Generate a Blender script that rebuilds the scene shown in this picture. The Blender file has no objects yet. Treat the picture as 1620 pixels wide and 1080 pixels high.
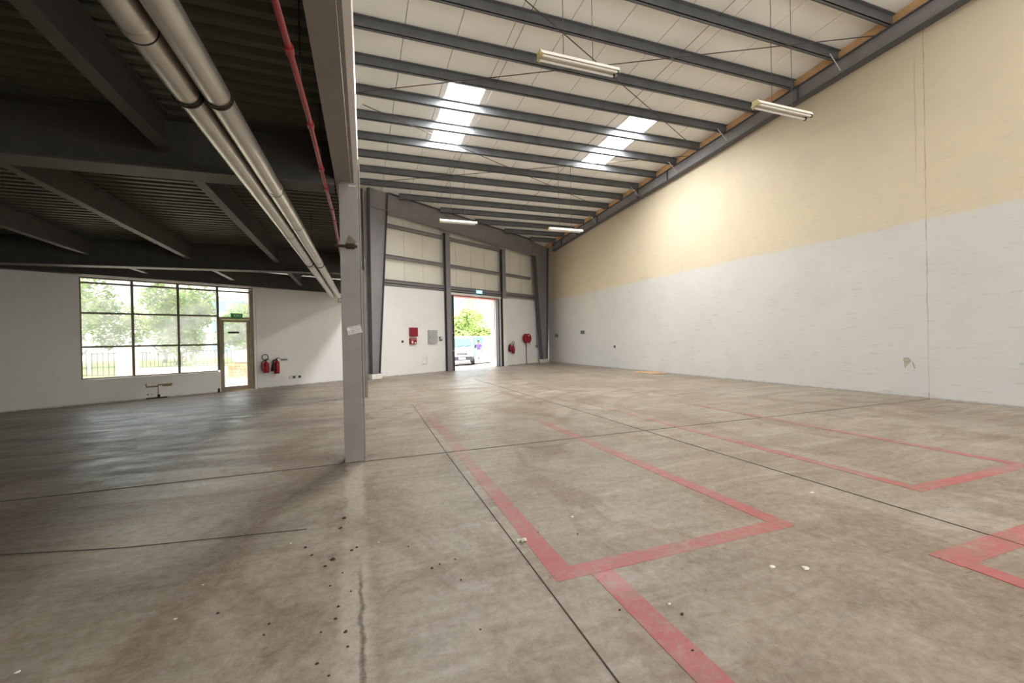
import bpy, math, random
from mathutils import Vector, Matrix, Euler
random.seed(7)
S = bpy.context.scene
COL = S.collection
R = math.radians
PI = math.pi

# ------------------------------------------------------------------ helpers
class MB:
    def __init__(self):
        self.v = []; self.f = []
    def add(self, vs, fs, m=None):
        b = len(self.v)
        self.v += [tuple(m @ Vector(p)) if m else tuple(p) for p in vs]
        self.f += [tuple(b + i for i in q) for q in fs]
        return self
    def box(self, x0, x1, y0, y1, z0, z1, m=None):
        vs = [(x0,y0,z0),(x1,y0,z0),(x1,y1,z0),(x0,y1,z0),(x0,y0,z1),(x1,y0,z1),(x1,y1,z1),(x0,y1,z1)]
        return self.add(vs, [(0,3,2,1),(4,5,6,7),(0,1,5,4),(1,2,6,5),(2,3,7,6),(3,0,4,7)], m)
    def prism(self, poly, fn, a, b):
        """poly: 2d points, fn(u, v, w) -> 3d point, w runs from a to b"""
        n = len(poly)
        vs = [fn(u, v, a) for u, v in poly] + [fn(u, v, b) for u, v in poly]
        fs = [tuple(range(n))[::-1], tuple(range(n, 2*n))]
        fs += [(i, (i+1) % n, n + (i+1) % n, n + i) for i in range(n)]
        return self.add(vs, fs)
    def tube(self, pts, r, n=12, caps=True):
        pts = [Vector(p) for p in pts]
        rs = r if isinstance(r, (list, tuple)) else [r]*len(pts)
        rings = []
        up = None
        for i, p in enumerate(pts):
            t = (pts[min(i+1, len(pts)-1)] - pts[max(i-1, 0)]).normalized()
            if up is None:
                up = Vector((0,0,1)) if abs(t.z) < .9 else Vector((1,0,0))
            a = t.cross(up).normalized(); bb = a.cross(t).normalized(); up = bb
            rings.append([p + (a*math.cos(2*PI*k/n) + bb*math.sin(2*PI*k/n))*rs[i] for k in range(n)])
        vs = [q for rg in rings for q in rg]
        fs = []
        for i in range(len(pts)-1):
            for k in range(n):
                fs.append((i*n+k, i*n+(k+1) % n, (i+1)*n+(k+1) % n, (i+1)*n+k))
        if caps:
            fs.append(tuple(range(n))[::-1]); fs.append(tuple((len(pts)-1)*n + k for k in range(n)))
        return self.add(vs, fs)
    def lathe(self, prof, n=24, m=None):
        vs = [(r*math.cos(2*PI*k/n), r*math.sin(2*PI*k/n), z) for r, z in prof for k in range(n)]
        fs = []
        for i in range(len(prof)-1):
            for k in range(n):
                fs.append((i*n+k, i*n+(k+1) % n, (i+1)*n+(k+1) % n, (i+1)*n+k))
        fs.append(tuple(range(n))[::-1]); fs.append(tuple((len(prof)-1)*n + k for k in range(n)))
        return self.add(vs, fs, m)
    def torus(self, c, R_, r, m=None, n=24, k=8, arc=2*PI, a0=0):
        c = Vector(c); pts = []
        steps = n if arc < 2*PI else n
        vs = []; fs = []
        for i in range(n + (1 if arc < 2*PI else 0)):
            a = a0 + arc*i/n
            for j in range(k):
                b = 2*PI*j/k
                vs.append(c + Vector(((R_ + r*math.cos(b))*math.cos(a), r*math.sin(b), (R_ + r*math.cos(b))*math.sin(a))))
        m_ = n
        tot = len(vs)//k
        for i in range(m_):
            for j in range(k):
                i2 = (i+1) % tot
                fs.append((i*k+j, i*k+(j+1) % k, i2*k+(j+1) % k, i2*k+j))
        return self.add(vs, fs, m)
    def build(self, name, mat, parent=None, bevel=0, smooth=False, loc=None, rotz=0, seg=2):
        me = bpy.data.meshes.new(name); me.from_pydata(self.v, [], self.f); me.update()
        me.materials.append(mat)
        if smooth:
            me.polygons.foreach_set('use_smooth', [True]*len(me.polygons)); me.set_sharp_from_angle(angle=R(42))
        o = bpy.data.objects.new(name, me); COL.objects.link(o)
        if loc is not None: o.location = loc
        o.rotation_euler.z = rotz
        if parent: o.parent = parent
        if bevel:
            b = o.modifiers.new('Bevel', 'BEVEL'); b.width = bevel; b.segments = seg; b.limit_method = 'ANGLE'
        return o

def tag(o, label, cat, group=None, kind='thing'):
    o['label'] = label; o['category'] = cat; o['kind'] = kind
    if group: o['group'] = group
    return o
def thing(name, label, cat, loc=(0,0,0), rotz=0, group=None):
    o = bpy.data.objects.new(name, None); COL.objects.link(o); o.empty_display_size = .1
    o.location = loc; o.rotation_euler.z = rotz
    return tag(o, label, cat, group)
def struct(o, label=None, cat=None):
    o['kind'] = 'structure'
    if label: o['label'] = label; o['category'] = cat
    return o
def copy_tree(o, parent=None):
    c = o.copy(); COL.objects.link(c)
    if parent: c.parent = parent
    for ch in list(o.children): copy_tree(ch, c)
    return c

ORD = 'first second third fourth fifth sixth seventh eighth ninth tenth eleventh twelfth thirteenth fourteenth fifteenth sixteenth seventeenth eighteenth nineteenth twentieth'.split()

# ------------------------------------------------------------------ materials
def new_mat(name):
    m = bpy.data.materials.new(name); m.use_nodes = True
    nt = m.node_tree; nt.nodes.clear()
    out = nt.nodes.new('ShaderNodeOutputMaterial')
    p = nt.nodes.new('ShaderNodeBsdfPrincipled'); nt.links.new(p.outputs[0], out.inputs[0])
    return m, nt, p
def N(nt, typ, **kw):
    n = nt.nodes.new(typ)
    for k, v in kw.items():
        if k.startswith('in_'):
            key = k[3:]; key = int(key) if key.isdigit() else key
            n.inputs[key].default_value = v
        else: setattr(n, k, v)
    return n
def rgba(c): return (c[0], c[1], c[2], 1)
def s2l(r, g, b):
    f = lambda x: (x/255/12.92) if x/255 < .04045 else ((x/255+.055)/1.055)**2.4
    return (f(r), f(g), f(b))
def mixc(nt, fac, a, b, blend='MIX'):
    m = nt.nodes.new('ShaderNodeMix'); m.data_type = 'RGBA'; m.blend_type = blend
    for sock, val in ((m.inputs[0], fac), (m.inputs[6], a), (m.inputs[7], b)):
        if hasattr(val, 'links'): nt.links.new(val, sock)
        elif isinstance(val, (int, float)): sock.default_value = val
        else: sock.default_value = rgba(val)
    return m.outputs[2]
def ramp(nt, src, stops):
    r = nt.nodes.new('ShaderNodeValToRGB'); nt.links.new(src, r.inputs[0])
    el = r.color_ramp.elements
    while len(el) < len(stops): el.new(.5)
    for e, (p, v) in zip(el, stops):
        e.position = p; e.color = (v, v, v, 1) if isinstance(v, (int, float)) else rgba(v)
    return r.outputs[0]
def math_(nt, op, a, b=None, c=None):
    m = nt.nodes.new('ShaderNodeMath'); m.operation = op
    for i, v in enumerate((a, b, c)):
        if v is None: continue
        if hasattr(v, 'links'): nt.links.new(v, m.inputs[i])
        else: m.inputs[i].default_value = v
    return m.outputs[0]
def coords(nt, scale=(1,1,1), rot=(0,0,0), loc=(0,0,0)):
    g = nt.nodes.new('ShaderNodeTexCoord'); mp = nt.nodes.new('ShaderNodeMapping')
    mp.inputs['Scale'].default_value = scale; mp.inputs['Rotation'].default_value = rot; mp.inputs['Location'].default_value = loc
    nt.links.new(g.outputs['Object'], mp.inputs[0]); return mp.outputs[0]
def noise(nt, vec, scale, detail=4, rough=.55, dist=0):
    n = N(nt, 'ShaderNodeTexNoise'); n.inputs['Scale'].default_value = scale; n.inputs['Detail'].default_value = detail
    n.inputs['Roughness'].default_value = rough; n.inputs['Distortion'].default_value = dist
    nt.links.new(vec, n.inputs['Vector']); return n.outputs['Fac']
def bump(nt, p, h, strength=.2, dist=.01):
    b = N(nt, 'ShaderNodeBump'); b.inputs['Strength'].default_value = strength; b.inputs['Distance'].default_value = dist
    nt.links.new(h, b.inputs['Height']); nt.links.new(b.outputs[0], p.inputs['Normal'])

def simple(name, col, rough=.6, metal=0., var=.15, vscale=6., bmp=0., emit=None, spec=.4):
    m, nt, p = new_mat(name)
    p.inputs['Roughness'].default_value = rough; p.inputs['Metallic'].default_value = metal
    p.inputs['Specular IOR Level'].default_value = spec
    c = coords(nt); nz = noise(nt, c, vscale, 5)
    dark = tuple(x*(1-var) for x in col); lite = tuple(min(1, x*(1+var*.6)) for x in col)
    nt.links.new(ramp(nt, nz, [(.3, dark), (.7, lite)]), p.inputs['Base Color'])
    if bmp: bump(nt, p, noise(nt, c, vscale*8, 3), bmp)
    if emit:
        p.inputs['Emission Color'].default_value = rgba(emit[0]); p.inputs['Emission Strength'].default_value = emit[1]
    return m

def concrete_nodes(nt):
    """stained warehouse floor: colour, roughness and height sockets"""
    c = coords(nt)
    sep = N(nt, 'ShaderNodeSeparateXYZ'); nt.links.new(c, sep.inputs[0])
    X, Y = sep.outputs[0], sep.outputs[1]
    big = noise(nt, c, .33, 5, .62, .8)
    med = noise(nt, c, 1.7, 8, .68, 1.4)
    fine = noise(nt, c, 17, 8, .75, .3)
    streak = noise(nt, coords(nt, (.5, 2.8, 1), (0, 0, R(9))), 1.4, 8, .66, 1.0)
    scr = noise(nt, coords(nt, (1.2, 7., 1), (0, 0, R(33))), 4.2, 5, .7, .3)
    scr2 = noise(nt, coords(nt, (7., 1.0, 1), (0, 0, R(12))), 4.0, 5, .7, .3)
    col = ramp(nt, med, [(.28, s2l(140,127,111)), (.44, s2l(170,158,142)), (.60, s2l(190,179,164)), (.78, s2l(208,199,187))])
    col = mixc(nt, ramp(nt, big, [(.34, .75), (.56, 0.)]), col, s2l(144,126,106))
    col = mixc(nt, ramp(nt, streak, [(.52, 0.), (.70, .55)]), col, s2l(122,108,95))
    col = mixc(nt, ramp(nt, streak, [(.30, .45), (.44, 0.)]), col, s2l(206,198,188))
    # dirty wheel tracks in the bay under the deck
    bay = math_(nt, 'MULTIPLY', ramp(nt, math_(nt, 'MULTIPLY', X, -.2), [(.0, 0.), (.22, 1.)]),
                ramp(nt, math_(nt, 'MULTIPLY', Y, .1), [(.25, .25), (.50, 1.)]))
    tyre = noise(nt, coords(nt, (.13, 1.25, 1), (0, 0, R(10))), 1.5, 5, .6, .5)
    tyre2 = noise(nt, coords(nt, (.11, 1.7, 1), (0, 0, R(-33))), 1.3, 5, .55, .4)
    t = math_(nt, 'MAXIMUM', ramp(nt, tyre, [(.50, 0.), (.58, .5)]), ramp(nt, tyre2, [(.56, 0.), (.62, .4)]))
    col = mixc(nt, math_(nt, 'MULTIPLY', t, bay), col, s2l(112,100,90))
    # single tracks, spills and one painted shade edge, each with its own place
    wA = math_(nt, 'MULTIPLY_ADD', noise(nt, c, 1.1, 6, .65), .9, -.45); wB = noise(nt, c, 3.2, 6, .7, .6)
    def track_shade(x0, y0, x1, y1, half, soft):
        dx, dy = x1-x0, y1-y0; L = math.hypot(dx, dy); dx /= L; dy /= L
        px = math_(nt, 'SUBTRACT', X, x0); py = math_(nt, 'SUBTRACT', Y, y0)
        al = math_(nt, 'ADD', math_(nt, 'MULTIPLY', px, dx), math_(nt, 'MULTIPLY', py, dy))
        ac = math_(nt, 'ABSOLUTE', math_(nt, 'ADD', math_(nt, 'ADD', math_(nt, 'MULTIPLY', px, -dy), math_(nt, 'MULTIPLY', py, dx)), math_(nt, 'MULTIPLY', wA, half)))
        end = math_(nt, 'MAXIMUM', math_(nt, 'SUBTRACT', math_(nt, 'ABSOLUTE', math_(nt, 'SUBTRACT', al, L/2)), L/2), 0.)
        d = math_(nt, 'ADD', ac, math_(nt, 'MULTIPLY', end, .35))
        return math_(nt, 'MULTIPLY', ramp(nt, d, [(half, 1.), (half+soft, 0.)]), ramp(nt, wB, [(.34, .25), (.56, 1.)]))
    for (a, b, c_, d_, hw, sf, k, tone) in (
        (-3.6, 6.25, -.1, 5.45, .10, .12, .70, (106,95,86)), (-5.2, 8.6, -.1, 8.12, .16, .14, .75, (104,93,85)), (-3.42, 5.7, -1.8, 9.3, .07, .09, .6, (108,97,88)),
        (-2.55, 4.4, -1.9, 11.6, .22, .22, .55, (110,97,86)), (-6.2, 10.6, -.6, 11.7, .18, .16, .6, (110,99,90)), (-.15, 5.15, -.72, 4.2, .12, .16, .8, (96,84,74)),  # first one is dirt plus the painted edge between sheen and shade
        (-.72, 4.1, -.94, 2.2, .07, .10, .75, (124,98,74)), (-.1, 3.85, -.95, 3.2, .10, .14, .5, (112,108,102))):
        f_ = math_(nt, 'MULTIPLY', track_shade(a, b, c_, d_, hw, sf), k)
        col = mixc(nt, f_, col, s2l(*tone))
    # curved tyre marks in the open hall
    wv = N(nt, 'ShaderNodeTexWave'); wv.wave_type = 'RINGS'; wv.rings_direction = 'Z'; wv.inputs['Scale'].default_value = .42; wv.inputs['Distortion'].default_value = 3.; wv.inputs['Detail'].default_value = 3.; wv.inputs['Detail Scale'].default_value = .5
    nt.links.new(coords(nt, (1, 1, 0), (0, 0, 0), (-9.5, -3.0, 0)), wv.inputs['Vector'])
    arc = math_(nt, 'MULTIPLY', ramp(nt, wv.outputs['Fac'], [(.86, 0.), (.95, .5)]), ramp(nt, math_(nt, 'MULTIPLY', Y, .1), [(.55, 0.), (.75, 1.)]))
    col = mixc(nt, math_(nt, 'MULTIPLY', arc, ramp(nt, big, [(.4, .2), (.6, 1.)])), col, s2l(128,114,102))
    # brown spill patches on the near floor and the grouted strip on the column line
    br = noise(nt, coords(nt, (1.1, .5, 1), (0, 0, R(20)), (3.1, .4, 0)), 1.1, 6, .62, 1.0)
    col = mixc(nt, ramp(nt, br, [(.52, 0.), (.60, .62)]), col, s2l(136,112,88))
    wob = math_(nt, 'MULTIPLY_ADD', noise(nt, c, 5, 5), .12, -.06)
    gx = math_(nt, 'ABSOLUTE', math_(nt, 'ADD', math_(nt, 'ADD', X, .03), wob))
    col = mixc(nt, math_(nt, 'MULTIPLY', ramp(nt, gx, [(.055, .85), (.10, 0.)]), ramp(nt, med, [(.36, .4), (.5, 1.)])), col, s2l(210,200,184))
    # ragged crack along the grout, close to the camera
    wob2 = math_(nt, 'MULTIPLY_ADD', noise(nt, c, 7, 5, .7), .07, -.035)
    cx = math_(nt, 'ABSOLUTE', math_(nt, 'ADD', X, wob2))
    cm = math_(nt, 'MULTIPLY', ramp(nt, cx, [(.004, .9), (.016, 0.)]), ramp(nt, math_(nt, 'MULTIPLY', Y, .1), [(.255, 1.), (.285, 0.)]))
    col = mixc(nt, cm, col, s2l(86,70,54))
    col = mixc(nt, ramp(nt, scr, [(.62, 0.), (.72, .42)]), col, s2l(214,205,192))
    col = mixc(nt, ramp(nt, scr2, [(.64, 0.), (.74, .34)]), col, s2l(116,103,90))
    lam = noise(nt, coords(nt, (1, .35, 1)), 9, 6, .72)
    col = mixc(nt, ramp(nt, lam, [(.60, 0.), (.72, .30)]), col, s2l(216,206,192))
    spk = noise(nt, c, 42, 4, .65)
    col = mixc(nt, ramp(nt, spk, [(.63, 0.), (.70, .65)]), col, s2l(98,84,70))
    col = mixc(nt, .30, col, ramp(nt, fine, [(.32, s2l(104,92,78)), (.68, s2l(222,214,203))]))
    rough = ramp(nt, math_(nt, 'MULTIPLY_ADD', streak, .5, math_(nt, 'MULTIPLY', med, .5)), [(.36, .27), (.62, .60)])
    h = math_(nt, 'ADD', math_(nt, 'MULTIPLY', streak, .6), math_(nt, 'ADD', math_(nt, 'MULTIPLY', fine, .22), math_(nt, 'MULTIPLY', scr, .25)))
    return col, rough, h

FLOOR_DIM = .76
def floor_mat(name, paint=None):
    m, nt, p = new_mat(name)
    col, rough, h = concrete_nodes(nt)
    col = mixc(nt, 1., col, (FLOOR_DIM, FLOOR_DIM*.965, FLOOR_DIM*.92), 'MULTIPLY')
    if paint:
        c = coords(nt)
        w = noise(nt, c, 16, 8, .78, .6); big = noise(nt, c, 1.3, 4)
        sep = N(nt, 'ShaderNodeSeparateXYZ'); nt.links.new(c, sep.inputs[0])
        fade = ramp(nt, math_(nt, 'MULTIPLY', sep.outputs[1], .1), [(.22, .9), (.45, .62), (.7, .30), (1., .12)])
        f = math_(nt, 'MULTIPLY', ramp(nt, math_(nt, 'MULTIPLY_ADD', big, .45, math_(nt, 'MULTIPLY', w, .55)), [(.41, .22), (.55, 1.)]), fade)
        col = mixc(nt, f, col, paint)
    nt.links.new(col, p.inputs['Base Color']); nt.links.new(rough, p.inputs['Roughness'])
    p.inputs['Specular IOR Level'].default_value = .27
    bump(nt, p, h, .45, .012)
    return m

def wall_paint(name, base, two=None, zsplit=3.55, scuff=.35, crack=False, dirtx='Y'):
    m, nt, p = new_mat(name)
    c = coords(nt)
    sep = N(nt, 'ShaderNodeSeparateXYZ'); nt.links.new(c, sep.inputs[0])
    big = noise(nt, c, .5, 4, .6); 
    col = mixc(nt, ramp(nt, big, [(.35, 0.), (.65, 1.)]), tuple(x*.95 for x in base), base)
    if two:
        wob = math_(nt, 'MULTIPLY_ADD', noise(nt, c, 1.2, 3), .10, -.05)
        f = ramp(nt, math_(nt, 'MULTIPLY', math_(nt, 'ADD', sep.outputs[2], wob), .1), [(zsplit/10-.004, 0.), (zsplit/10+.004, 1.)])
        up = mixc(nt, ramp(nt, big, [(.35, 0.), (.65, 1.)]), tuple(x*.95 for x in two), two)
        st = noise(nt, coords(nt, (1, .35, 1.2), (R(20), 0, 0)), 1.4, 5, .6, .6)
        up = mixc(nt, ramp(nt, st, [(.56, 0.), (.72, .18)]), up, tuple(x*.6 for x in two))
        col = mixc(nt, f, col, up)
    sc = noise(nt, coords(nt, (1.2, 1.2, 7)), 2.2, 5, .7, .4)
    low = ramp(nt, math_(nt, 'MULTIPLY', sep.outputs[2], .1), [(.0, 1.), (.36, .5), (.7, .15)])
    f = math_(nt, 'MULTIPLY', ramp(nt, sc, [(.585, 0.), (.70, 1.)]), math_(nt, 'MULTIPLY', low, scuff))
    col = mixc(nt, f, col, tuple(x*.5 for x in base))
    pa = noise(nt, coords(nt, (1,1,1), (0,0,0), (5,2,7)), .9, 5, .65)
    col = mixc(nt, ramp(nt, pa, [(.5, 0.), (.68, .12)]), col, tuple(x*.62 for x in base))
    # grime along the foot of the wall
    ft = ramp(nt, math_(nt, 'ADD', sep.outputs[2], math_(nt, 'MULTIPLY', noise(nt, c, 6, 4), .06)), [(.02, .75), (.075, 0.)])
    col = mixc(nt, ft, col, s2l(104,96,86))
    if crack:
        wob = math_(nt, 'MULTIPLY_ADD', noise(nt, c, 2.5, 5), .05, -.025)
        dy = math_(nt, 'ABSOLUTE', math_(nt, 'ADD', math_(nt, 'SUBTRACT', sep.outputs[1], 5.17), wob))
        br = ramp(nt, noise(nt, c, 3, 4), [(.35, .12), (.65, .7)])
        col = mixc(nt, math_(nt, 'MULTIPLY', ramp(nt, dy, [(.004, 1.), (.014, 0.)]), br), col, s2l(140,130,116))
        dy2 = math_(nt, 'ABSOLUTE', math_(nt, 'ADD', math_(nt, 'SUBTRACT', sep.outputs[1], 5.32), wob))
        hi = ramp(nt, math_(nt, 'MULTIPLY', sep.outputs[2], .1), [(.42, 0.), (.5, .28), (.67, .28), (.69, 0.)])
        col = mixc(nt, math_(nt, 'MULTIPLY', ramp(nt, dy2, [(.006, 1.), (.016, 0.)]), hi), col, s2l(130,118,100))
    nt.links.new(col, p.inputs['Base Color'])
    p.inputs['Roughness'].default_value = .75; p.inputs['Specular IOR Level'].default_value = .3
    bump(nt, p, noise(nt, c, 22, 4), .08)
    return m

MT = {}
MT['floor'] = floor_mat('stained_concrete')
MT['red_paint'] = floor_mat('worn_red_floor_paint', s2l(176, 92, 94))
MT['joint'] = simple('dark_joint_filler', (.10,.085,.07), .9)
MT['wall_r'] = wall_paint('two_tone_wall_paint', s2l(209,206,201), s2l(214,200,173), 3.55, .55, True)
MT['wall_f'] = wall_paint('white_wall_paint', s2l(240,238,234), None, scuff=.15)
MT['plain'] = wall_paint('plain_wall_paint', s2l(214,208,198), None)
MT['panel'] = simple('cream_steel_panel', s2l(240,236,222), .5, var=.05, vscale=1.2)
MT['roof'] = simple('offwhite_roof_liner', s2l(243,241,235), .55, var=.06, vscale=.8)
MT['cover'] = simple('roof_top_sheet', (.4,.4,.4), .6)
MT['purlin'] = simple('dark_grey_purlin_paint', s2l(102,104,106), .45, var=.18, vscale=3)
MT['steel'] = simple('grey_steel_paint', s2l(138,134,135), .5, var=.10, vscale=2.5)
MT['column'] = simple('grey_column_paint', s2l(141,135,129), .5, var=.12, vscale=3.5, bmp=.05)
MT['steel_dk'] = simple('dark_steel_paint', s2l(84,84,88), .5, var=.12)
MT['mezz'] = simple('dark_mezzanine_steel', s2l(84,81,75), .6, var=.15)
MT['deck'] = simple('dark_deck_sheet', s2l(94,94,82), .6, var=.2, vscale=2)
MT['infill'] = simple('orange_board', s2l(218,176,130), .8, var=.2, vscale=3)
MT['rod'] = simple('bare_rod', s2l(80,72,64), .5, .3)
MT['cream'] = simple('cream_batten_enamel', s2l(230,226,214), .5, var=.06)
MT['tube'] = simple('unlit_tube_glass', s2l(232,230,220), .2, var=.03)
MT['yellow'] = simple('aged_yellow_plastic', s2l(206,192,140), .5)
MT['alu'] = simple('aluminium_cladding', s2l(206,202,192), .33, .75, var=.10, vscale=5)
MT['clamp'] = simple('dark_clamp_band', s2l(60,52,44), .5, .5)
MT['red_pipe'] = simple('red_pipe_paint', s2l(150,44,46), .35, var=.2)
MT['rust'] = simple('rusty_steel', s2l(52,40,30), .9, var=.4, vscale=30, bmp=.3)
MT['rust_stain'] = simple('rust_halo', s2l(112,102,84), .8, var=.3, vscale=25)
MT['white'] = simple('white_gloss_paint', s2l(236,233,226), .4, var=.05)
MT['alframe'] = simple('bronze_aluminium_frame', s2l(148,134,112), .4, .2, var=.08)
MT['mullion'] = simple('grey_brown_mullion', s2l(112,102,90), .45, .2, var=.08)
MT['redbox'] = simple('fire_red_enamel', s2l(150,28,48), .4, var=.12)
MT['redext'] = simple('extinguisher_red', s2l(160,26,34), .3, var=.12)
MT['black'] = simple('black_rubber', (.012,.012,.012), .5)
MT['dkgrey'] = simple('dark_grey_plastic', s2l(64,64,64), .5)
MT['greybox'] = simple('grey_enclosure_paint', s2l(176,176,176), .45, var=.05)
MT['redox'] = simple('red_oxide_primer', s2l(164,108,96), .7, var=.15)
MT['greensign'] = simple('green_sign_face', s2l(20,96,48), .4, emit=(s2l(20,110,52), .25))
MT['litsign'] = simple('lit_sign_face', s2l(150,210,220), .4, emit=(s2l(140,215,228), .9))
MT['whitelit'] = simple('lit_letters', (.9,.95,.95), .4, emit=((.9,1,1), 1.))
MT['wood'] = simple('plywood_offcut', s2l(196,160,122), .8, var=.2, vscale=5)
MT['chip_w'] = simple('pale_mortar_chip', s2l(224,216,202), .9)
MT['chip_d'] = simple('dark_dirt_crumb', s2l(66,56,48), .95)
MT['stain_w'] = simple('brown_wall_scar', s2l(150,128,88), .9, var=.3, vscale=20)
MT['grime'] = simple('grey_wall_scuff', s2l(176,166,152), .9, var=.2, vscale=20)
# outside
MT['paving'] = simple('pale_paving', s2l(214,206,192), .8, var=.08)
MT['road'] = simple('pale_forecourt', s2l(206,198,190), .85, var=.1, vscale=.5)
MT['lawn'] = simple('lawn_green', s2l(128,150,72), .9, var=.3, vscale=3)
MT['sand'] = simple('outer_ground', s2l(190,180,160), .9, var=.15, vscale=.3)
MT['fence'] = simple('dark_fence_steel', s2l(70,68,62), .5)
MT['stucco'] = simple('cream_stucco', s2l(236,222,194), .8, var=.05)
MT['bwhite'] = simple('pale_building_paint', s2l(214,220,228), .7, var=.05)
MT['bglass'] = simple('bluish_building_glass', s2l(130,168,186), .15, var=.15, vscale=.6)
MT['crane'] = simple('crane_yellow', s2l(226,200,110), .6)
MT['bark'] = simple('bark', s2l(92,80,68), .9, var=.3, vscale=10)
MT['vanwhite'] = simple('white_car_paint', s2l(238,238,240), .25, var=.02)
MT['vandark'] = simple('dark_car_trim', s2l(56,58,68), .5)
MT['vanglass'] = simple('tinted_windscreen', s2l(62,96,116), .08, var=.08)
MT['chrome'] = simple('chrome_trim', (.7,.7,.72), .15, .9)
MT['lens'] = simple('headlamp_lens', (.75,.77,.8), .1)
MT['teal'] = simple('teal_container_paint', s2l(96,176,178), .6)
MT['skin'] = simple('brown_skin', s2l(128,88,66), .55)
MT['hair'] = simple('black_hair', (.015,.013,.012), .6)
MT['purple'] = simple('purple_shirt_cloth', s2l(112,84,176), .85)
MT['trouser'] = simple('pale_trouser_cloth', s2l(206,196,182), .85)
MT['shoe'] = simple('dark_shoe', (.04,.035,.03), .5)
MT['pallet'] = simple('weathered_pallet_wood', s2l(186,150,112), .85, var=.3, vscale=8)
MT['bag'] = simple('white_woven_sack', s2l(232,228,218), .85, var=.06)
MT['yard'] = simple('grey_yard_render', s2l(138,132,124), .85)
MT['globe'] = simple('opal_globe', s2l(240,240,238), .3)

def glass_mat():
    m, nt, p = new_mat('dusty_glass')
    out = [n for n in nt.nodes if n.type == 'OUTPUT_MATERIAL'][0]
    nt.nodes.remove(p)
    tr = N(nt, 'ShaderNodeBsdfTransparent'); tr.inputs[0].default_value = (.78,.79,.76,1)
    tl = N(nt, 'ShaderNodeBsdfTranslucent'); tl.inputs[0].default_value = (.62,.62,.60,1)
    gl = N(nt, 'ShaderNodeBsdfGlossy'); gl.inputs['Roughness'].default_value = .05
    c = coords(nt)
    dirt = ramp(nt, noise(nt, c, 1.6, 5, .6, .6), [(.35, .06), (.65, .19)])
    m1 = N(nt, 'ShaderNodeMixShader'); nt.links.new(dirt, m1.inputs[0]); nt.links.new(tr.outputs[0], m1.inputs[1]); nt.links.new(tl.outputs[0], m1.inputs[2])
    m2 = N(nt, 'ShaderNodeMixShader'); m2.inputs[0].default_value = .05
    nt.links.new(m1.outputs[0], m2.inputs[1]); nt.links.new(gl.outputs[0], m2.inputs[2])
    nt.links.new(m2.outputs[0], out.inputs[0]); return m
MT['glass'] = glass_mat()
def translucent(name, col, mixf=.6):
    m, nt, p = new_mat(name)
    out = [n for n in nt.nodes if n.type == 'OUTPUT_MATERIAL'][0]
    tl = N(nt, 'ShaderNodeBsdfTranslucent'); mx = N(nt, 'ShaderNodeMixShader'); mx.inputs[0].default_value = mixf
    c = coords(nt); nz = noise(nt, c, 2.2, 4)
    cc = ramp(nt, nz, [(.3, tuple(x*.7 for x in col)), (.7, tuple(min(1, x*1.25) for x in col))])
    nt.links.new(cc, p.inputs['Base Color']); nt.links.new(cc, tl.inputs[0]); p.inputs['Roughness'].default_value = .7
    nt.links.new(p.outputs[0], mx.inputs[1]); nt.links.new(tl.outputs[0], mx.inputs[2]); nt.links.new(mx.outputs[0], out.inputs[0])
    return m
MT['skylight'] = translucent('translucent_rooflight', (.85,.87,.88), .8)
MT['leaf'] = translucent('leaf_green', s2l(122,150,62), .35)
MT['leaf_b'] = translucent('leaf_green_pale', s2l(158,176,84), .35)
MT['leaf_p'] = translucent('leaf_green_sunlit', s2l(188,206,140), .35)  # paler leaf copy, outdoor overexposure painted into its colour
def paper_mat():
    m, nt, p = new_mat('printed_notice_paper')
    c = coords(nt, (60, 1, 90)); n1 = noise(nt, c, .6, 2)
    nt.links.new(ramp(nt, n1, [(.45, s2l(206,200,194)), (.62, s2l(176,172,167))]), p.inputs['Base Color']); p.inputs['Roughness'].default_value = .7
    return m
MT['paper'] = paper_mat()

# ------------------------------------------------------------------ setting
H = 1.35
XR = 10.65                        # inner face of the long wall
TH = R(30.2); E = Vector((math.cos(TH), math.sin(TH), 0)); OUT = Vector((-math.sin(TH), math.cos(TH), 0))
O = Vector((0, 16.80, 0))         # origin of the skewed front wall; local x along it, local y outwards
SK = math.tan(TH)
WM = Matrix.Translation(O) @ Matrix.Rotation(TH, 4, 'Z')
def WP(s, off=0., z=0.):          # off > 0 is into the room
    return O + E*s - OUT*off + Vector((0, 0, z))
def roofz(y): return 8.15 - .062*y
def wall_y(x): return 16.80 + SK*x

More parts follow.
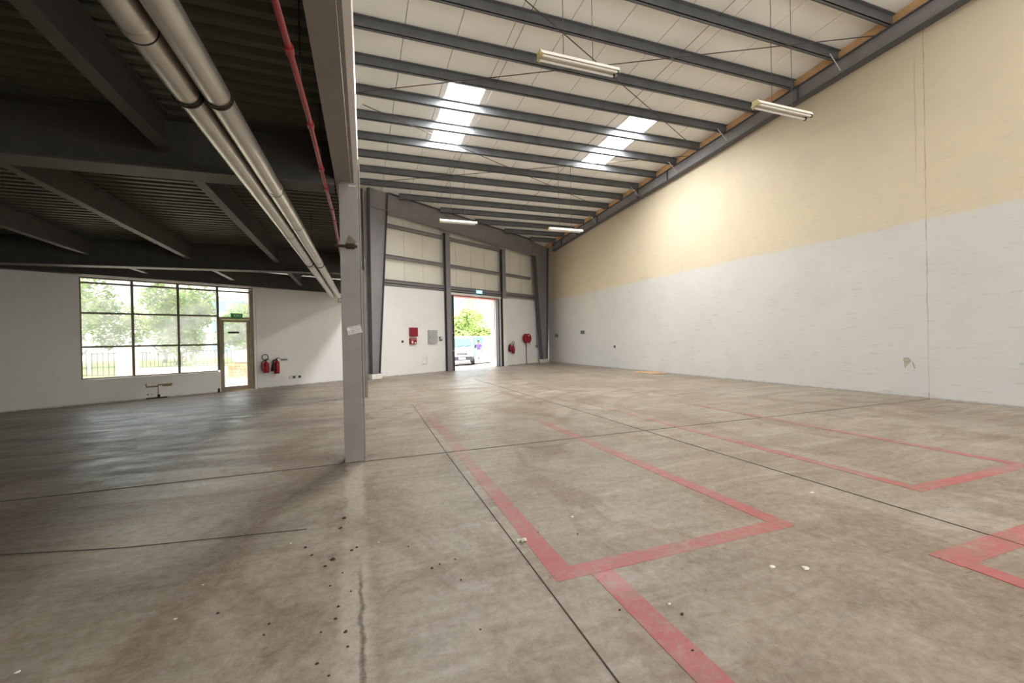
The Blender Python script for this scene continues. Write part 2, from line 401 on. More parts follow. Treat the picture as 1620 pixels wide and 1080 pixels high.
# floor slab (follows the skewed front)
fl = MB()
XL, YB = -10.4, -7.0
poly = [(XL-.3, YB-.3), (XR+.3, YB-.3), (XR+.3, wall_y(XR)+.3), (XL-.3, wall_y(XL-.3)+.25)]
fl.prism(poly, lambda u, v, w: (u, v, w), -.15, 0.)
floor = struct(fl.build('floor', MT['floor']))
SZ = [0]
def strip(name, mat, pts, w, z=.0012, h=.001):
    m = MB(); SZ[0] += 1; z += .0002*SZ[0]; h = z-.0002
    for (a, b) in zip(pts[:-1], pts[1:]):
        a, b = Vector((*a, 0)), Vector((*b, 0)); t = (b-a).normalized(); nn = Vector((-t.y, t.x, 0))*w/2
        m.prism([(a+nn)[:2], (a-nn)[:2], (b-nn)[:2], (b+nn)[:2]], lambda u, v, q: (u, v, q), z-h, z)
    return m.build(name, mat, floor)
for pts, w in (
    ([(1.30, 11.6), (1.20, 6.0), (1.09, 2.16)], .135), ([(1.03, 2.22), (2.885, 2.22)], .125), ([(1.31, 2.155), (1.27, .6)], .14),
    ([(2.82, 2.28), (2.83, 6.6)], .13), ([(4.43, 2.27), (6.26, 2.27)], .12), ([(4.49, 2.33), (4.50, 8.2)], .11),
    ([(6.18, 2.33), (6.22, 7.2)], .11), ([(3.22, 1.50), (4.9, 1.50)], .16), ([(3.29, 1.42), (3.30, .3)], .12)):
    strip('painted_line', MT['red_paint'], pts, w)
for pts, w in (([(XL, 5.19), (-3, 5.18), (10.6, 5.14)], .010), ([(1.13, 9.5), (1.0, 5.0), (.92, .3)], .0055), ([(3.89, 14.5), (3.88, .3)], .007),
               ([(-2.6, 3.93), (-1.5, 3.63), (-.36, 3.46)], .005)):
    strip('floor_joint', MT['joint'], pts, w, .0022)

# long wall, plain walls out of sight
wr = MB(); wr.prism([(YB, 0), (23.2, 0), (23.2, roofz(23.2)+.05), (YB, roofz(YB)+.05)], lambda u, v, w: (w, u, v), XR, XR+.25)
struct(wr.build('wall_right', MT['wall_r']))
wl = MB(); wl.prism([(YB, 0), (wall_y(XL), 0), (wall_y(XL), roofz(wall_y(XL))), (YB, roofz(YB))], lambda u, v, w: (w, u, v), XL-.25, XL)
struct(wl.build('wall_left', MT['plain']))
wb = MB(); 
for a, b, c, d in ((XL-.25, 2.4, 0, 8.6), (8.4, XR+.25, 0, 8.6), (2.4, 8.4, 4.8, 8.6)): wb.box(a, b, YB-.25, YB, c, d)  # opening added for the unseen rear fill light
struct(wb.build('wall_back', MT['plain']))

# skewed front wall in its own frame (local y = 0 is the inner face)
def wbuild(mb, name, mat, parent=None, **k):
    o = mb.build(name, mat, parent, **k)
    o.matrix_local = WM if parent is None else Matrix.Identity(4)
    return o
SWL, SWR = -12.3, 12.30
wf = MB(); T = .25
for a, b, z0, z1 in ((SWL, -7.15, 0, 3.9), (-7.15, -4.27, 0, .6), (-7.15, -3.30, 3.1, 3.9), (-3.30, .3, 0, 3.9), (.3, 4.62, 0, 3.56), (8.10, SWR, 0, 3.5)):
    wf.box(a, b, 0, T, z0, z1)
wallf = wbuild(wf, 'wall_front', MT['wall_f']); struct(wallf)
# cladding above the block wall, sheet by sheet
cl = MB(); s = -12.0
def wroof(s_, off=0): return roofz((O + E*s_ - OUT*off).y)
s = .44
while s < SWR:
    s1 = min(s+.948, SWR)
    cl.prism([(s, 3.4), (s1, 3.4), (s1, wroof(s1)+.02), (s, wroof(s)+.02)], lambda u, v, w: (u, w, v), .14, .20); s += .96
cl.prism([(SWL, 3.4), (.432, 3.4), (.432, wroof(.43)), (SWL, wroof(SWL))], lambda u, v, w: (u, w, v), .14, .20)
o = wbuild(cl, 'wall_front_cladding', MT['panel']); struct(o)
bk = MB(); bk.prism([(SWL, 3.4), (SWR, 3.4), (SWR, wroof(SWR)+.02), (SWL, wroof(SWL))], lambda u, v, w: (u, w, v), .205, .25)
o = wbuild(bk, 'wall_front_backing', MT['steel_dk']); struct(o)
# fix: close the cladding over the loading door
# roof: liner sheets along the slope with rooflight openings
SKY = [(2.24, 3.14, 9.98, 12.92), (7.36, 8.26, 9.98, 12.92)]
SKY_ADDED = [(2.24, 3.14, -4.5, -1.5), (7.36, 8.26, -4.5, -1.5), (2.24, 3.14, .9, 3.8), (7.36, 8.26, .9, 3.8), (-3.0, -2.1, -4.5, -1.5), (-8.1, -7.2, -4.5, -1.5)]  # added unseen rooflights to brighten the near half of the hall
ALLSKY = SKY + SKY_ADDED
rf = MB(); cv = MB()
edges = [1.06 + 1.04*k for k in range(-11, 10)] + [XR+.1]
for (a, b, y0, y1) in ALLSKY: edges += [a, b]
edges = sorted(e for e in set(round(e, 3) for e in edges) if XL-.2 < e <= XR+.11)
seams = [round(1.06 + 1.04*k, 3) for k in range(-11, 10)]
edges = [XL-.2] + edges
for a, b in zip(edges[:-1], edges[1:]):
    if b - a < .02: continue
    cuts = sorted([(y0, y1) for (sa, sb, y0, y1) in ALLSKY if sa <= (a+b)/2 <= sb])
    y = YB-.2; segs = []
    for y0, y1 in cuts: segs.append((y, y0, False)); y = y1
    segs.append((y, None, True))
    ga = .007 if a in seams else 0.; gb = .007 if b in seams else 0.
    for y0, y1, last in segs:
        ya = wall_y(a)+.2 if last else y1; yb = wall_y(b)+.2 if last else y1
        for mbx, dz0, dz1, g1, g2 in ((rf, 0, .05, ga, gb), (cv, .052, .09, 0, 0)):
            mbx.prism([(a+g1, y0), (b-g2, y0), (b-g2, yb), (a+g1, ya)], lambda u, v, w: (u, v, roofz(v)+w), dz0, dz1)
ceil = struct(rf.build('ceiling', MT['roof']))
cvo = cv.build('roof_top_sheet', MT['cover'], ceil)
for i, (a, b, y0, y1) in enumerate(ALLSKY):
    m = MB(); m.prism([(a+.006, y0+.006), (b-.006, y0+.006), (b-.006, y1-.006), (a+.006, y1-.006)], lambda u, v, w: (u, v, roofz(v)+w), .03, .049)
    o = m.build('rooflight', MT['skylight'])
    lab = ['bright translucent rooflight panel nearer the steel columns', 'bright translucent rooflight panel nearer the long cream wall'][i] if i < 2 else None
    if lab: tag(o, lab, 'skylight', 'translucent rooflights in the roof')
    else: struct(o)

# board infill above the rafter along the long wall
bi = MB(); bi.prism([(YB, roofz(YB)-.205), (22.8, roofz(22.8)-.205), (22.8, roofz(22.8)-.005), (YB, roofz(YB)-.005)], lambda u, v, w: (w, u, v), 10.458, 10.50)
struct(bi.build('trim_1', MT['infill']))

# ------------------------------------------------------------------ roof steel
def zsec(mb, x0, x1, yc, zb, h=.2, fl_=.07, t=.012, cut=None):
    """Z purlin along x; lower flange away from the camera"""
    for a, b, c, d in ((yc-t/2, yc+t/2, 0, h), (yc-t/2, yc+fl_, 0, t), (yc-fl_, yc+t/2, h-t, h-.002), (yc+fl_-t, yc+fl_, 0, .02)):
        mb.box(x0, x1, a, b, zb+c, zb+d)
PY = [5.57 + 1.05*k for k in range(0, 17)]
NP = len(PY)
for k, y in enumerate(PY):
    x1 = 10.455
    x0 = max(XL+.05, (y + .09 - (16.80 - .50/math.cos(TH)))/SK) if y > 10 else XL+.05
    if x0 > x1-.4: continue
    zb = roofz(y) - .205
    m = MB(); zsec(m, x0+.02, x1, y, zb, .2)
    o = m.build('roof_purlin', MT['purlin'])
    n_ = NP-1-k
    tag(o, 'dark grey roof purlin, %s in from the loading door end' % ORD[n_] if n_ < 20 else 'x', 'purlin', 'purlins under the roof')
# sag rods between purlins on two lines
for j, (x, nm) in enumerate(((3.28, 'column side line'), (6.88, 'long wall side line'))):
    for k in range(0, 11):
        y0, y1 = PY[k]+.012, PY[k+1]-.08
        if wall_y(x)-.6 < y1: continue
        m = MB(); m.tube([(x, y0, roofz(y0)-.10), (x, y1, roofz(y1)-.10)], .006, 6)
        tag(m.build('sag_rod', MT['rod']), 'thin sag rod, %s purlin gap from the door end, %s' % (ORD[NP-2-k], nm), 'rod', 'sag rods between the purlins')
# crossing wind brace rods under the purlins
for (xa, ya, xb, yb, lab) in ((.15, 10.75, 10.35, 5.85, 'long brace rod passing behind the big hanging light towards the long wall'),
                              (.15, 5.75, 10.35, 10.78, 'long brace rod crossing the bay above the big hanging light'),
                              (.3, 11.15, 10.35, 16.1, 'brace rod running under the rooflights to the long wall'),
                              (.3, 15.9, 10.35, 11.2, 'brace rod running from the tapered column up past the rooflights')):
    dz = .235 if ya > yb else .262
    m = MB(); m.tube([(xa, ya, roofz(ya)-dz), (xb, yb, roofz(yb)-dz)], .010, 8)
    tag(m.build('brace_rod', MT['rod']), lab, 'rod', 'roof wind bracing')

# rafter along the long wall
raf = thing('roof_rafter', 'grey steel rafter running along the top of the long cream wall', 'beam', (10.5, 8, roofz(8)-.57))
def along(y0, y1, x0, x1, d0, d1):
    m = MB(); m.prism([(y0, roofz(y0)-d0), (y1, roofz(y1)-d0), (y1, roofz(y1)-d1), (y0, roofz(y0)-d1)], lambda u, v, w: (w-10.5, u-8, v-(roofz(8)-.57)), x0, x1); return m
ye = 21.75
along(YB+.05, ye, 10.46, 10.585, .555, .222).build('web', MT['steel'], raf)
along(YB+.05, ye, 10.40, 10.60, .575, .556).build('bottom_flange', MT['steel_dk'], raf)
along(YB+.05, ye, 10.40, 10.60, .223, .208).build('top_flange', MT['steel_dk'], raf)
for y in (7.55, 12.3, 14.0, 17.0, 18.9, 20.6):
    along(y, y+.02, 10.405, 10.459, .555, .222).build('stiffener_plate', MT['steel_dk'], raf)
for k, i in enumerate((1, 4, 6, 8, 11)):
    y = PY[i]
    m = MB(); m.tube([(10.05, y-.085, roofz(y)-.19), (10.385, y-.085, roofz(y-.085)-.50)], .014, 6)
    tag(m.build('fly_brace', MT['greybox']), 'short pale angle stay under the %s purlin from the door end' % ORD[NP-1-i], 'brace', 'fly braces at the rafter')

# ------------------------------------------------------------------ hanging fluorescent lights
def make_light(label, x0, y, z, rod_top):
    L = 1.24
    t = thing('fluorescent_light', label, 'light', (x0+L/2, y, z), 0, 'twin fluorescent battens hung from the roof')
    m = MB(); m.prism([(-.05, .09), (.05, .09), (.095, .02), (.03, .045), (-.03, .045), (-.095, .02)], lambda u, v, w: (w, u, v), -L/2, L/2); m.build('housing', MT['cream'], t)
    for sy in (-.055, .055):
        m = MB(); m.tube([(-L/2+.03, sy, .012), (L/2-.03, sy, .012)], .017, 12); tb = m.build('lamp_tube', MT['tube'], t, smooth=True)
        for sx in (-1, 1):
            m = MB(); m.box(sx*(L/2-.02)-.014, sx*(L/2-.02)+.014, sy-.016, sy+.016, -.012, .05); m.build('lamp_holder', MT['yellow'] if sx < 0 else MT['dkgrey'], t)
    m = MB(); m.box(-L/2-.012, -L/2-.001, -.06, .06, .01, .10); m.build('end_cap', MT['yellow'], t, bevel=.004)
    m = MB(); m.box(L/2+.001, L/2+.012, -.06, .06, .01, .095); m.build('end_cap', MT['cream'], t, bevel=.004)
    for sx in (-.25, .22):
        m = MB(); m.tube([(sx, 0, .091), (sx, 0, rod_top-z)], .005, 6); m.build('hanger_rod', MT['rod'], t)
    return t
make_light('dusty twin tube batten hanging nearest, over the middle of the hall', 2.46, 5.40, 5.20, 7.80)
make_light('dusty twin tube batten hanging in front of the long cream wall', 6.25, 5.24, 5.08, 7.80)
make_light('white batten light hanging in front of the tapered portal beam', 2.70, 14.05, 5.26, roofz(14.05)-.01)
make_light('far batten light overlapping the top corner of the long wall', 6.25, 13.2, 5.02, roofz(13.2)-.01)

# ------------------------------------------------------------------ portal frame on the front wall (local frame of the wall)
def wthing(name, label, cat, s, off, z, group=None):
    return thing(name, label, cat, WP(s, off, z), TH, group)
def lp(poly, s0, z0, y0, y1):      # prism of a wall-plane polygon relative to a thing at (s0, z0)
    m = MB(); m.prism(poly, lambda u, v, w: (u-s0, w, v-z0), y0, y1); return m
# tapered column beside the loading bay
tc = wthing('tapered_column', 'grey tapered steel portal column standing on a white plinth by the front wall', 'column', .6, .30, 0)
zt = wroof(.9, .3) - .03
lp([(.42, .21), (.73, .21), (1.24, zt), (.46, zt)], .6, 0, -.055, -.045).build('web', MT['steel'], tc)
for poly in ([(.40, .21), (.42, .21), (.46, zt), (.44, zt)], [(.73, .21), (.75, .21), (1.26, zt), (1.24, zt)]):
    lp(poly, .6, 0, -.15, .05).build('flange', MT['steel_dk'], tc)
lp([(.455, 6.38), (1.19, 6.38), (1.19, 6.40), (.455, 6.40)], .6, 0, -.14, -.056).build('stiffener_plate', MT['steel'], tc)
lp([(.36, .19), (.79, .19), (.79, .208), (.36, .208)], .6, 0, -.17, .07).build('base_plate', MT['steel_dk'], tc)
lp([(.36, 0), (.79, 0), (.79, .188), (.36, .188)], .6, 0, -.18, .08).build('plinth', MT['white'], tc, bevel=.01)
# portal beam
pb = wthing('portal_beam', 'deep grey portal beam sloping over the loading door', 'beam', 1.3, .30, 6.3)
xa, xb = 1.265, 10.62
def btop(s_): return wroof(s_, .3) - .03
def bbot(s_): return 6.33 - .041*(s_-1.21)
lp([(xa, bbot(xa)), (xb, bbot(xb)), (xb, btop(xb)), (xa, btop(xa))], 1.3, 6.3, -.055, -.045).build('web', MT['steel'], pb)
lp([(xa, bbot(xa)-.02), (xb, bbot(xb)-.02), (xb, bbot(xb)), (xa, bbot(xa))], 1.3, 6.3, -.15, .05).build('bottom_flange', MT['steel'], pb)
lp([(xa, btop(xa)), (xb, btop(xb)), (xb, btop(xb)+.02), (xa, btop(xa)+.02)], 1.3, 6.3, -.15, .05).build('top_flange', MT['steel_dk'], pb)
# corner column
cc = wthing('tapered_column', 'dark tapered steel column in the corner beside the long wall', 'column', 11.3, .30, 0)
lp([(11.17, .22), (11.60, .22), (11.86, 6.60), (10.66, 6.70), (10.66, 5.92)], 11.3, 0, -.055, -.045).build('web', MT['steel'], cc)
lp([(11.15, .22), (11.17, .22), (10.66, 5.92), (10.64, 5.92)], 11.3, 0, -.15, .05).build('flange', MT['steel_dk'], cc)
lp([(11.60, .22), (11.64, .22), (11.92, 6.55), (11.86, 6.55)], 11.3, 0, -.15, .05).build('flange', MT['steel_dk'], cc)
lp([(11.12, 0), (11.68, 0), (11.68, .21), (11.12, .21)], 11.3, 0, -.17, .07).build('plinth', MT['plain'], cc, bevel=.01)
# wind posts either side of the door
def post(label, s0, w):
    t = wthing('wall_post', label, 'post', s0, .16, 0)
    zt = bbot(s0) - .04
    m = MB(); m.box(-w/2, w/2, -.02, 0, 0, zt); m.build('front_flange', MT['steel'], t)
    m = MB(); m.box(-.01, .01, 0, .13, 0, zt); m.build('web', MT['steel_dk'], t)
    m = MB(); m.box(-w/2, w/2, .13, .15, 0, zt); m.build('rear_flange', MT['steel_dk'], t)
post('grey steel wall post rising from the door jamb nearer the tapered column', 4.47, .26)
post('grey steel wall post rising from the door jamb nearer the hose reel', 8.27, .26)
GIRTS = [('upper', 5.93, .13), ('middle', 4.72, .13), ('lower', 3.70, .22)]
spans = [(1.0, 4.32, 'beside the tapered column'), (4.62, 8.12, 'over the loading door'), (8.42, 11.2, 'beside the corner column')]
for nm, z, h in GIRTS:
    for a, b, where in spans:
        if nm == 'upper' and b > 10: continue
        if b > 10: b = 11.0 if nm == 'lower' else 10.7
        t = wthing('wall_girt', '%s grey wall girt %s' % (nm, where), 'girt', (a+b)/2, .05, z, 'girts of the front wall cladding')
        L = b-a; zz = -.0
        m = MB(); m.box(-L/2, L/2, .0, .012, -h/2, h/2); m.build('web', MT['steel'], t)
        m = MB(); m.box(-L/2, L/2, -.06, .0, h/2-.012, h/2); m.build('top_flange', MT['steel'], t)
        m = MB(); m.box(-L/2, L/2, .012, .075, -h/2, -h/2+.012); m.build('bottom_flange', MT['steel_dk'], t)
        if nm == 'lower':
            m = MB(); m.tube([(-L/2, -.03, -.02), (L/2, -.03, -.04)], .018, 8); m.build('conduit', MT['steel_dk'], t)
# dark stub column and white downpipe behind the tapered column
t = wthing('stub_column', 'dark steel stub column on the wall head behind the tapered column', 'column', .22, .10, 3.56)
m = MB(); m.box(-.12, .12, -.01, .01, .35, 3.5); m.build('web', MT['steel_dk'], t)
for x in (-.13, .12):
    m = MB(); m.box(x, x+.01, -.05, .06, .35, 3.5); m.build('flange', MT['steel_dk'], t)
t = wthing('rain_pipe', 'white rain pipe with grey clamps on the wall behind the tapered column', 'pipe', .24, .09, 0)
m = MB(); m.tube([(0, 0, .02), (0, 0, 3.6)], .05, 16); m.build('pipe', MT['white'], t, smooth=True)
for z in (.32, 1.52, 3.10):
    m = MB(); m.tube([(0, 0, z-.09), (0, 0, z+.09)], .063, 16); m.box(-.09, .09, .03, .085, z-.03, z+.03); m.build('clamp', MT['steel_dk'], t, smooth=True)

# ------------------------------------------------------------------ loading door opening
d2 = bpy.data.objects.new('door_2', None); COL.objects.link(d2); d2.matrix_world = Matrix.Translation(WP(6.35, 0, 0)) @ Matrix.Rotation(TH, 4, 'Z'); d2['kind'] = 'structure'
def dpart(name, mat, boxes, bevel=.006):
    m = MB()
    for b in boxes: m.box(b[0]-6.35, b[1]-6.35, *b[2:])
    return m.build(name, mat, d2, bevel=bevel)
dpart('door_jamb', MT['steel_dk'], [(4.625, 4.83, -.02, .30, 0, 3.44)])
dpart('door_guide', MT['steel_dk'], [(4.832, 4.87, -.06, .12, 0, 3.40)])
dpart('door_jamb', MT['white'], [(8.00, 8.098, -.03, .28, 0, 3.46)])
dpart('door_guide', MT['steel_dk'], [(7.84, 7.93, -.10, .10, 0, 3.40)])
dpart('frame_strip', MT['white'], [(7.96, 7.998, -.06, .02, 0, 3.44)])
dpart('frame_cover', MT['white'], [(8.105, 8.42, -.20, -.185, 0, 3.46)])
dpart('door_head', MT['redox'], [(4.83, 8.0, -.03, .45, 3.38, 3.47)])
dpart('head_strip', MT['white'], [(4.64, 8.12, -.07, -.035, 3.44, 3.54)])
dpart('head_casing', MT['steel_dk'], [(4.64, 8.09, .0, .13, 3.48, 3.72)])
for z in (.9, 1.7, 2.4): dpart('hinge', MT['steel'], [(4.70, 4.86, -.085, -.062, z-.02, z+.02)])
rv = MB(); rv.box(7.97, 8.6, .30, .58, -.3, 4.2); o = wbuild(rv, 'wall_outside_pier', MT['stucco']); struct(o)
rv = MB(); rv.box(3.9, 4.62, .26, .6, -.3, 4.2); o = wbuild(rv, 'wall_outside_jamb', MT['stucco']); struct(o)
# sign above the loading door
def text(txt, size, mat, parent, loc, rot=(PI/2, 0, 0), extr=.002, name='lettering'):
    c = bpy.data.curves.new(name, 'FONT'); c.body = txt; c.size = size; c.extrude = extr; c.align_x = 'CENTER'; c.align_y = 'CENTER'
    c.materials.append(mat); tmp = bpy.data.objects.new(name, c); COL.objects.link(tmp)
    dg = bpy.context.evaluated_depsgraph_get(); dg.update(); me = bpy.data.meshes.new_from_object(tmp.evaluated_get(dg)); bpy.data.objects.remove(tmp)
    o = bpy.data.objects.new(name, me); COL.objects.link(o); o.parent = parent; o.location = loc; o.rotation_euler = rot; return o
sg = wthing('exit_sign', 'glowing pale blue exit sign on the steel over the loading door', 'sign', 6.42, .17, 3.66)
m = MB(); m.box(-.19, .19, -.03, .03, -.075, .075); m.build('sign_box', MT['litsign'], sg, bevel=.008)
text('EXIT', .13, MT['whitelit'], sg, (0, -.033, 0))
m = MB(); m.box(-.02, .02, .031, .054, -.03, .03); m.build('bracket', MT['steel_dk'], sg)

# ------------------------------------------------------------------ shopfront window and glazed door
win = bpy.data.objects.new('window_1', None); COL.objects.link(win); win.matrix_world = WM; win['kind'] = 'structure'
def wpart(name, mat, boxes, parent, bevel=.004):
    m = MB()
    for b in boxes: m.box(*b)
    return m.build(name, mat, parent, bevel=bevel)
my0, my1 = .09, .15
wpart('window_frame', MT['mullion'], [(-7.15, -7.11, my0, my1, .6, 3.1), (-7.11, -3.36, my0, my1, 3.06, 3.1), (-7.11, -4.30, my0, my1, .6, .635)], win)
wpart('mullion', MT['mullion'], [(-6.20, -6.145, my0, my1, .636, 3.06)], win)
wpart('mullion', MT['mullion'], [(-5.245, -5.19, my0, my1, .636, 3.06)], win)
wpart('mullion', MT['mullion'], [(-4.31, -4.255, my0, my1, .636, 3.06)], win)
for z, x1 in ((2.96, -3.40), (2.22, -4.31), (1.39, -4.31)):
    wpart('transom', MT['mullion'], [(-7.11, -4.312, my0+.012, my1-.012, z-.022, z+.022)], win, 0)
wpart('transom', MT['mullion'], [(-4.254, -3.40, my0+.012, my1-.012, 2.94, 2.98)], win, 0)
wpart('window_sill', MT['white'], [(-7.15, -4.31, -.015, .089, .585, .603)], win)
wpart('reveal', MT['white'], [(-3.36, -3.305, .0, .16, 0, 3.1)], win)
for a, b, c, d in ((-7.11, -6.20, .636, 1.368), (-6.145, -5.245, .636, 1.368), (-5.19, -4.31, .636, 1.368),
                   (-7.11, -6.20, 1.412, 2.198), (-6.145, -5.245, 1.412, 2.198), (-5.19, -4.31, 1.412, 2.198),
                   (-7.11, -6.20, 2.242, 2.938), (-6.145, -5.245, 2.242, 2.938), (-5.19, -4.31, 2.242, 2.938),
                   (-7.11, -6.20, 2.982, 3.058), (-6.145, -5.245, 2.982, 3.058), (-5.19, -4.31, 2.982, 3.058),
                   (-4.25, -3.40, 2.20, 2.938), (-4.25, -3.40, 2.982, 3.058)):
    wpart('window_pane', MT['glass'], [(a, b, .117, .123, c, d)], win, 0)
dr = bpy.data.objects.new('door_1', None); COL.objects.link(dr); dr.matrix_world = WM; dr['kind'] = 'structure'
wpart('door_frame', MT['alframe'], [(-4.254, -4.205, my0, my1+.01, 0, 2.2), (-3.46, -3.36, my0-.02, my1+.01, 0, 3.05), (-4.205, -3.46, my0, my1+.01, 2.13, 2.2)], dr)
wpart('door_leaf', MT['alframe'], [(-4.20, -4.14, .10, .14, .03, 2.12), (-3.54, -3.465, .10, .14, .03, 2.12), (-4.14, -3.54, .10, .14, 2.05, 2.12), (-4.14, -3.54, .10, .14, .03, .14)], dr)
wpart('door_pane', MT['glass'], [(-4.138, -3.542, .117, .123, .142, 2.048)], dr, 0)
wpart('door_handle', MT['alu'], [(-4.185, -4.165, .05, .098, 1.0, 1.02), (-4.185, -4.165, .045, .06, .95, 1.1)], dr)
wpart('notice_strip', MT['dkgrey'], [(-4.03, -3.74, .108, .116, 1.71, 1.77)], dr, 0)
wpart('threshold', MT['alframe'], [(-4.254, -3.36, .06, .2, 0, .028)], dr)
sg = wthing('exit_sign', 'green exit sign fixed above the glazed door', 'sign', -3.81, .0, 2.25)
sg.location = WP(-3.81, -.06, 2.245)
m = MB(); m.box(-.155, .155, -.02, .028, -.07, .07); m.build('sign_box', MT['greensign'], sg, bevel=.006)
text('EXIT', .10, MT['white'], sg, (0.02, -.022, 0))

# ------------------------------------------------------------------ things on the front wall
def extinguisher(label, s0, ztop, kind, off=.105, h=.42, r=.075):
    t = wthing('fire_extinguisher', label, 'fire extinguisher', s0, off, ztop-h-.0, 'extinguishers on the front wall')
    hb = h*.80
    m = MB(); m.lathe([(r*.9, 0), (r, .02), (r, hb*.80), (r*.8, hb*.92), (r*.35, hb), (r*.3, hb+.02)], 20); m.build('cylinder', MT['redext'], t, smooth=True)
    m = MB(); m.lathe([(r*.95, -.012), (r*.98, .0), (r*.93, .018)], 20); m.build('base_ring', MT['black'], t, smooth=True)
    m = MB(); m.tube([(0, 0, hb+.015), (0, 0, hb+.07)], .018, 10); m.build('valve', MT['clamp'], t)
    m = MB(); m.box(-.012, .10, -.012, .012, hb+.055, hb+.07); m.box(-.012, .09, -.012, .012, hb+.082, hb+.094); m.build('lever', MT['black'] if kind else MT['redext'], t, bevel=.003)
    m = MB(); m.box(-.03, .03, r*.6, off-.002, hb*.5, hb*.58); m.build('wall_bracket', MT['steel_dk'], t)
    m = MB()
    if kind == 1:   # carrying hose looped above the valve
        m.torus((-.02, -.01, hb+.15), .085, .012, n=24)
        m.tube([(-.02, -.02, hb+.06), (-r-.03, -.03, hb+.0), (-r-.05, -.04, hb*.6), (-r-.03, -.05, hb*.25), (-r+.01, -.05, .05)], .014, 8)
    else:
        m.tube([(-.01, -.02, hb+.05), (-r-.03, -.03, hb*1.02), (-r-.04, -.03, hb*.75)], .022, 8)
        m.tube([(-r-.04, -.04, hb*.75), (-r-.06, -.05, hb*.18)], [.03, .055], 12)
    m.build('hose', MT['black'], t, smooth=True)
    m = MB(); m.box(-r*.55, r*.55, -r-.004, -r*.8, hb*.3, hb*.62); m.build('instruction_plate', MT['redbox'], t)
    return t
extinguisher('red extinguisher with a hose loop above it, nearer the glazed door', -3.09, .90, 1, h=.40, r=.092)
extinguisher('red extinguisher with a broad black horn, further from the glazed door', -2.77, .95, 0, h=.50, r=.078)
extinguisher('small dark red extinguisher beside the loading door post', 8.74, 1.14, 0, h=.40, r=.09)
extinguisher('taller red extinguisher with a pale band under the hose reel', 8.98, 1.12, 1, h=.48, r=.075)
def box_on_wall(name, label, cat, s0, s1, z0, z1, d, mat, group=None, parts=(), bevel=.008):
    t = wthing(name, label, cat, (s0+s1)/2, 0, z0, group)
    w = s1-s0; h = z1-z0
    m = MB(); m.box(-w/2, w/2, -d, -.001, 0, h); m.build('housing', mat, t, bevel=bevel)
    for nm, mt, a, b, c, e, dd in parts:
        m = MB(); m.box(-w/2+a*w, -w/2+b*w, -d-dd, -d-.0005, c*h, e*h); m.build(nm, mt, t, bevel=.003)
    return t
box_on_wall('alarm_cabinet', 'tall red fire alarm cabinet on the white front wall', 'cabinet', 2.41, 2.76, 1.57, 1.93, .14, MT['redbox'], None,
            [('door', MT['redbox'], .04, .96, .04, .96, .012), ('latch', MT['dkgrey'], .86, .92, .45, .55, .02)])
box_on_wall('alarm_box', 'small dark red panel with white labels below the fire cabinet', 'panel', 2.40, 2.73, 1.25, 1.50, .09, MT['redbox'], None,
            [('call_point', MT['white'], .18, .42, .12, .55, .012), ('label_plate', MT['white'], .62, .88, .12, .3, .008), ('cover_strip', MT['redox'], .1, .9, .68, .92, .006)])
box_on_wall('distribution_board', 'grey electrical distribution board on the white front wall', 'electrical box', 3.37, 3.83, 1.27, 1.83, .11, MT['greybox'], None,
            [('door', MT['greybox'], .05, .95, .04, .96, .01), ('lock', MT['dkgrey'], .05, .11, .45, .53, .018)])
box_on_wall('switch_plate', 'pale switch plates beside the grey electrical board', 'switch', 3.97, 4.19, 1.36, 1.55, .02, MT['greybox'], None,
            [('rocker', MT['dkgrey'], .12, .38, .5, .9, .006), ('rocker', MT['white'], .55, .9, .5, .9, .006), ('rocker', MT['dkgrey'], .2, .8, .08, .3, .005)], .003)
box_on_wall('junction_box', 'tiny dark junction box left open on the white wall by the fire cabinet', 'electrical box', 2.03, 2.12, 1.32, 1.41, .02, MT['dkgrey'], None, [('cover_screw', MT['rod'], .4, .6, .4, .6, .004)], .003)
box_on_wall('socket_plate', 'row of pale wall sockets low down beyond the two extinguishers', 'socket', -2.36, -1.98, .235, .32, .015, MT['greybox'], None,
            [('socket_face', MT['white'], .03, .24, .1, .9, .004), ('socket_face', MT['dkgrey'], .28, .48, .15, .85, .004), ('socket_face', MT['white'], .52, .72, .1, .9, .004), ('socket_face', MT['dkgrey'], .76, .96, .15, .85, .004)], .003)
box_on_wall('switch_plate', 'small pale wall plate at the upper side of the paired extinguishers', 'switch', -2.62, -2.40, .83, .90, .012, MT['greybox'], None, [('rocker', MT['dkgrey'], .1, .9, .3, .6, .004)], .003)
box_on_wall('access_panel', 'thin outlined access panel low on the white wall', 'panel', 3.05, 3.30, .38, .72, .006, MT['wall_f'], None, [('edge_line', MT['greybox'], .93, 1., 0, 1, .004)], .0)
# scar where a skirting socket was ripped out under the window
sc = MB()
for a, b, c, d in ((-5.96, -5.70, .30, .335), (-5.72, -5.40, .335, .372), (-5.62, -5.42, .30, .335), (-5.72, -5.70, .05, .30), (-5.97, -5.94, .335, .40)):
    sc.box(a, b, -.004, -.001, c, d)
o = sc.build('wall_scar', MT['stain_w'], wallf); o.matrix_parent_inverse = Matrix.Identity(4)
sc = MB()
for a, b, c, d in ((-5.96, -5.52, .0, .03), (-5.94, -5.91, .10, .13), (-5.86, -5.84, .11, .13), (-5.73, -5.67, .02, .10), (-4.36, -4.30, .0, .12)):
    sc.box(a, b, -.005, -.001, c, d)
sc.build('wall_scar', MT['rust'], wallf)
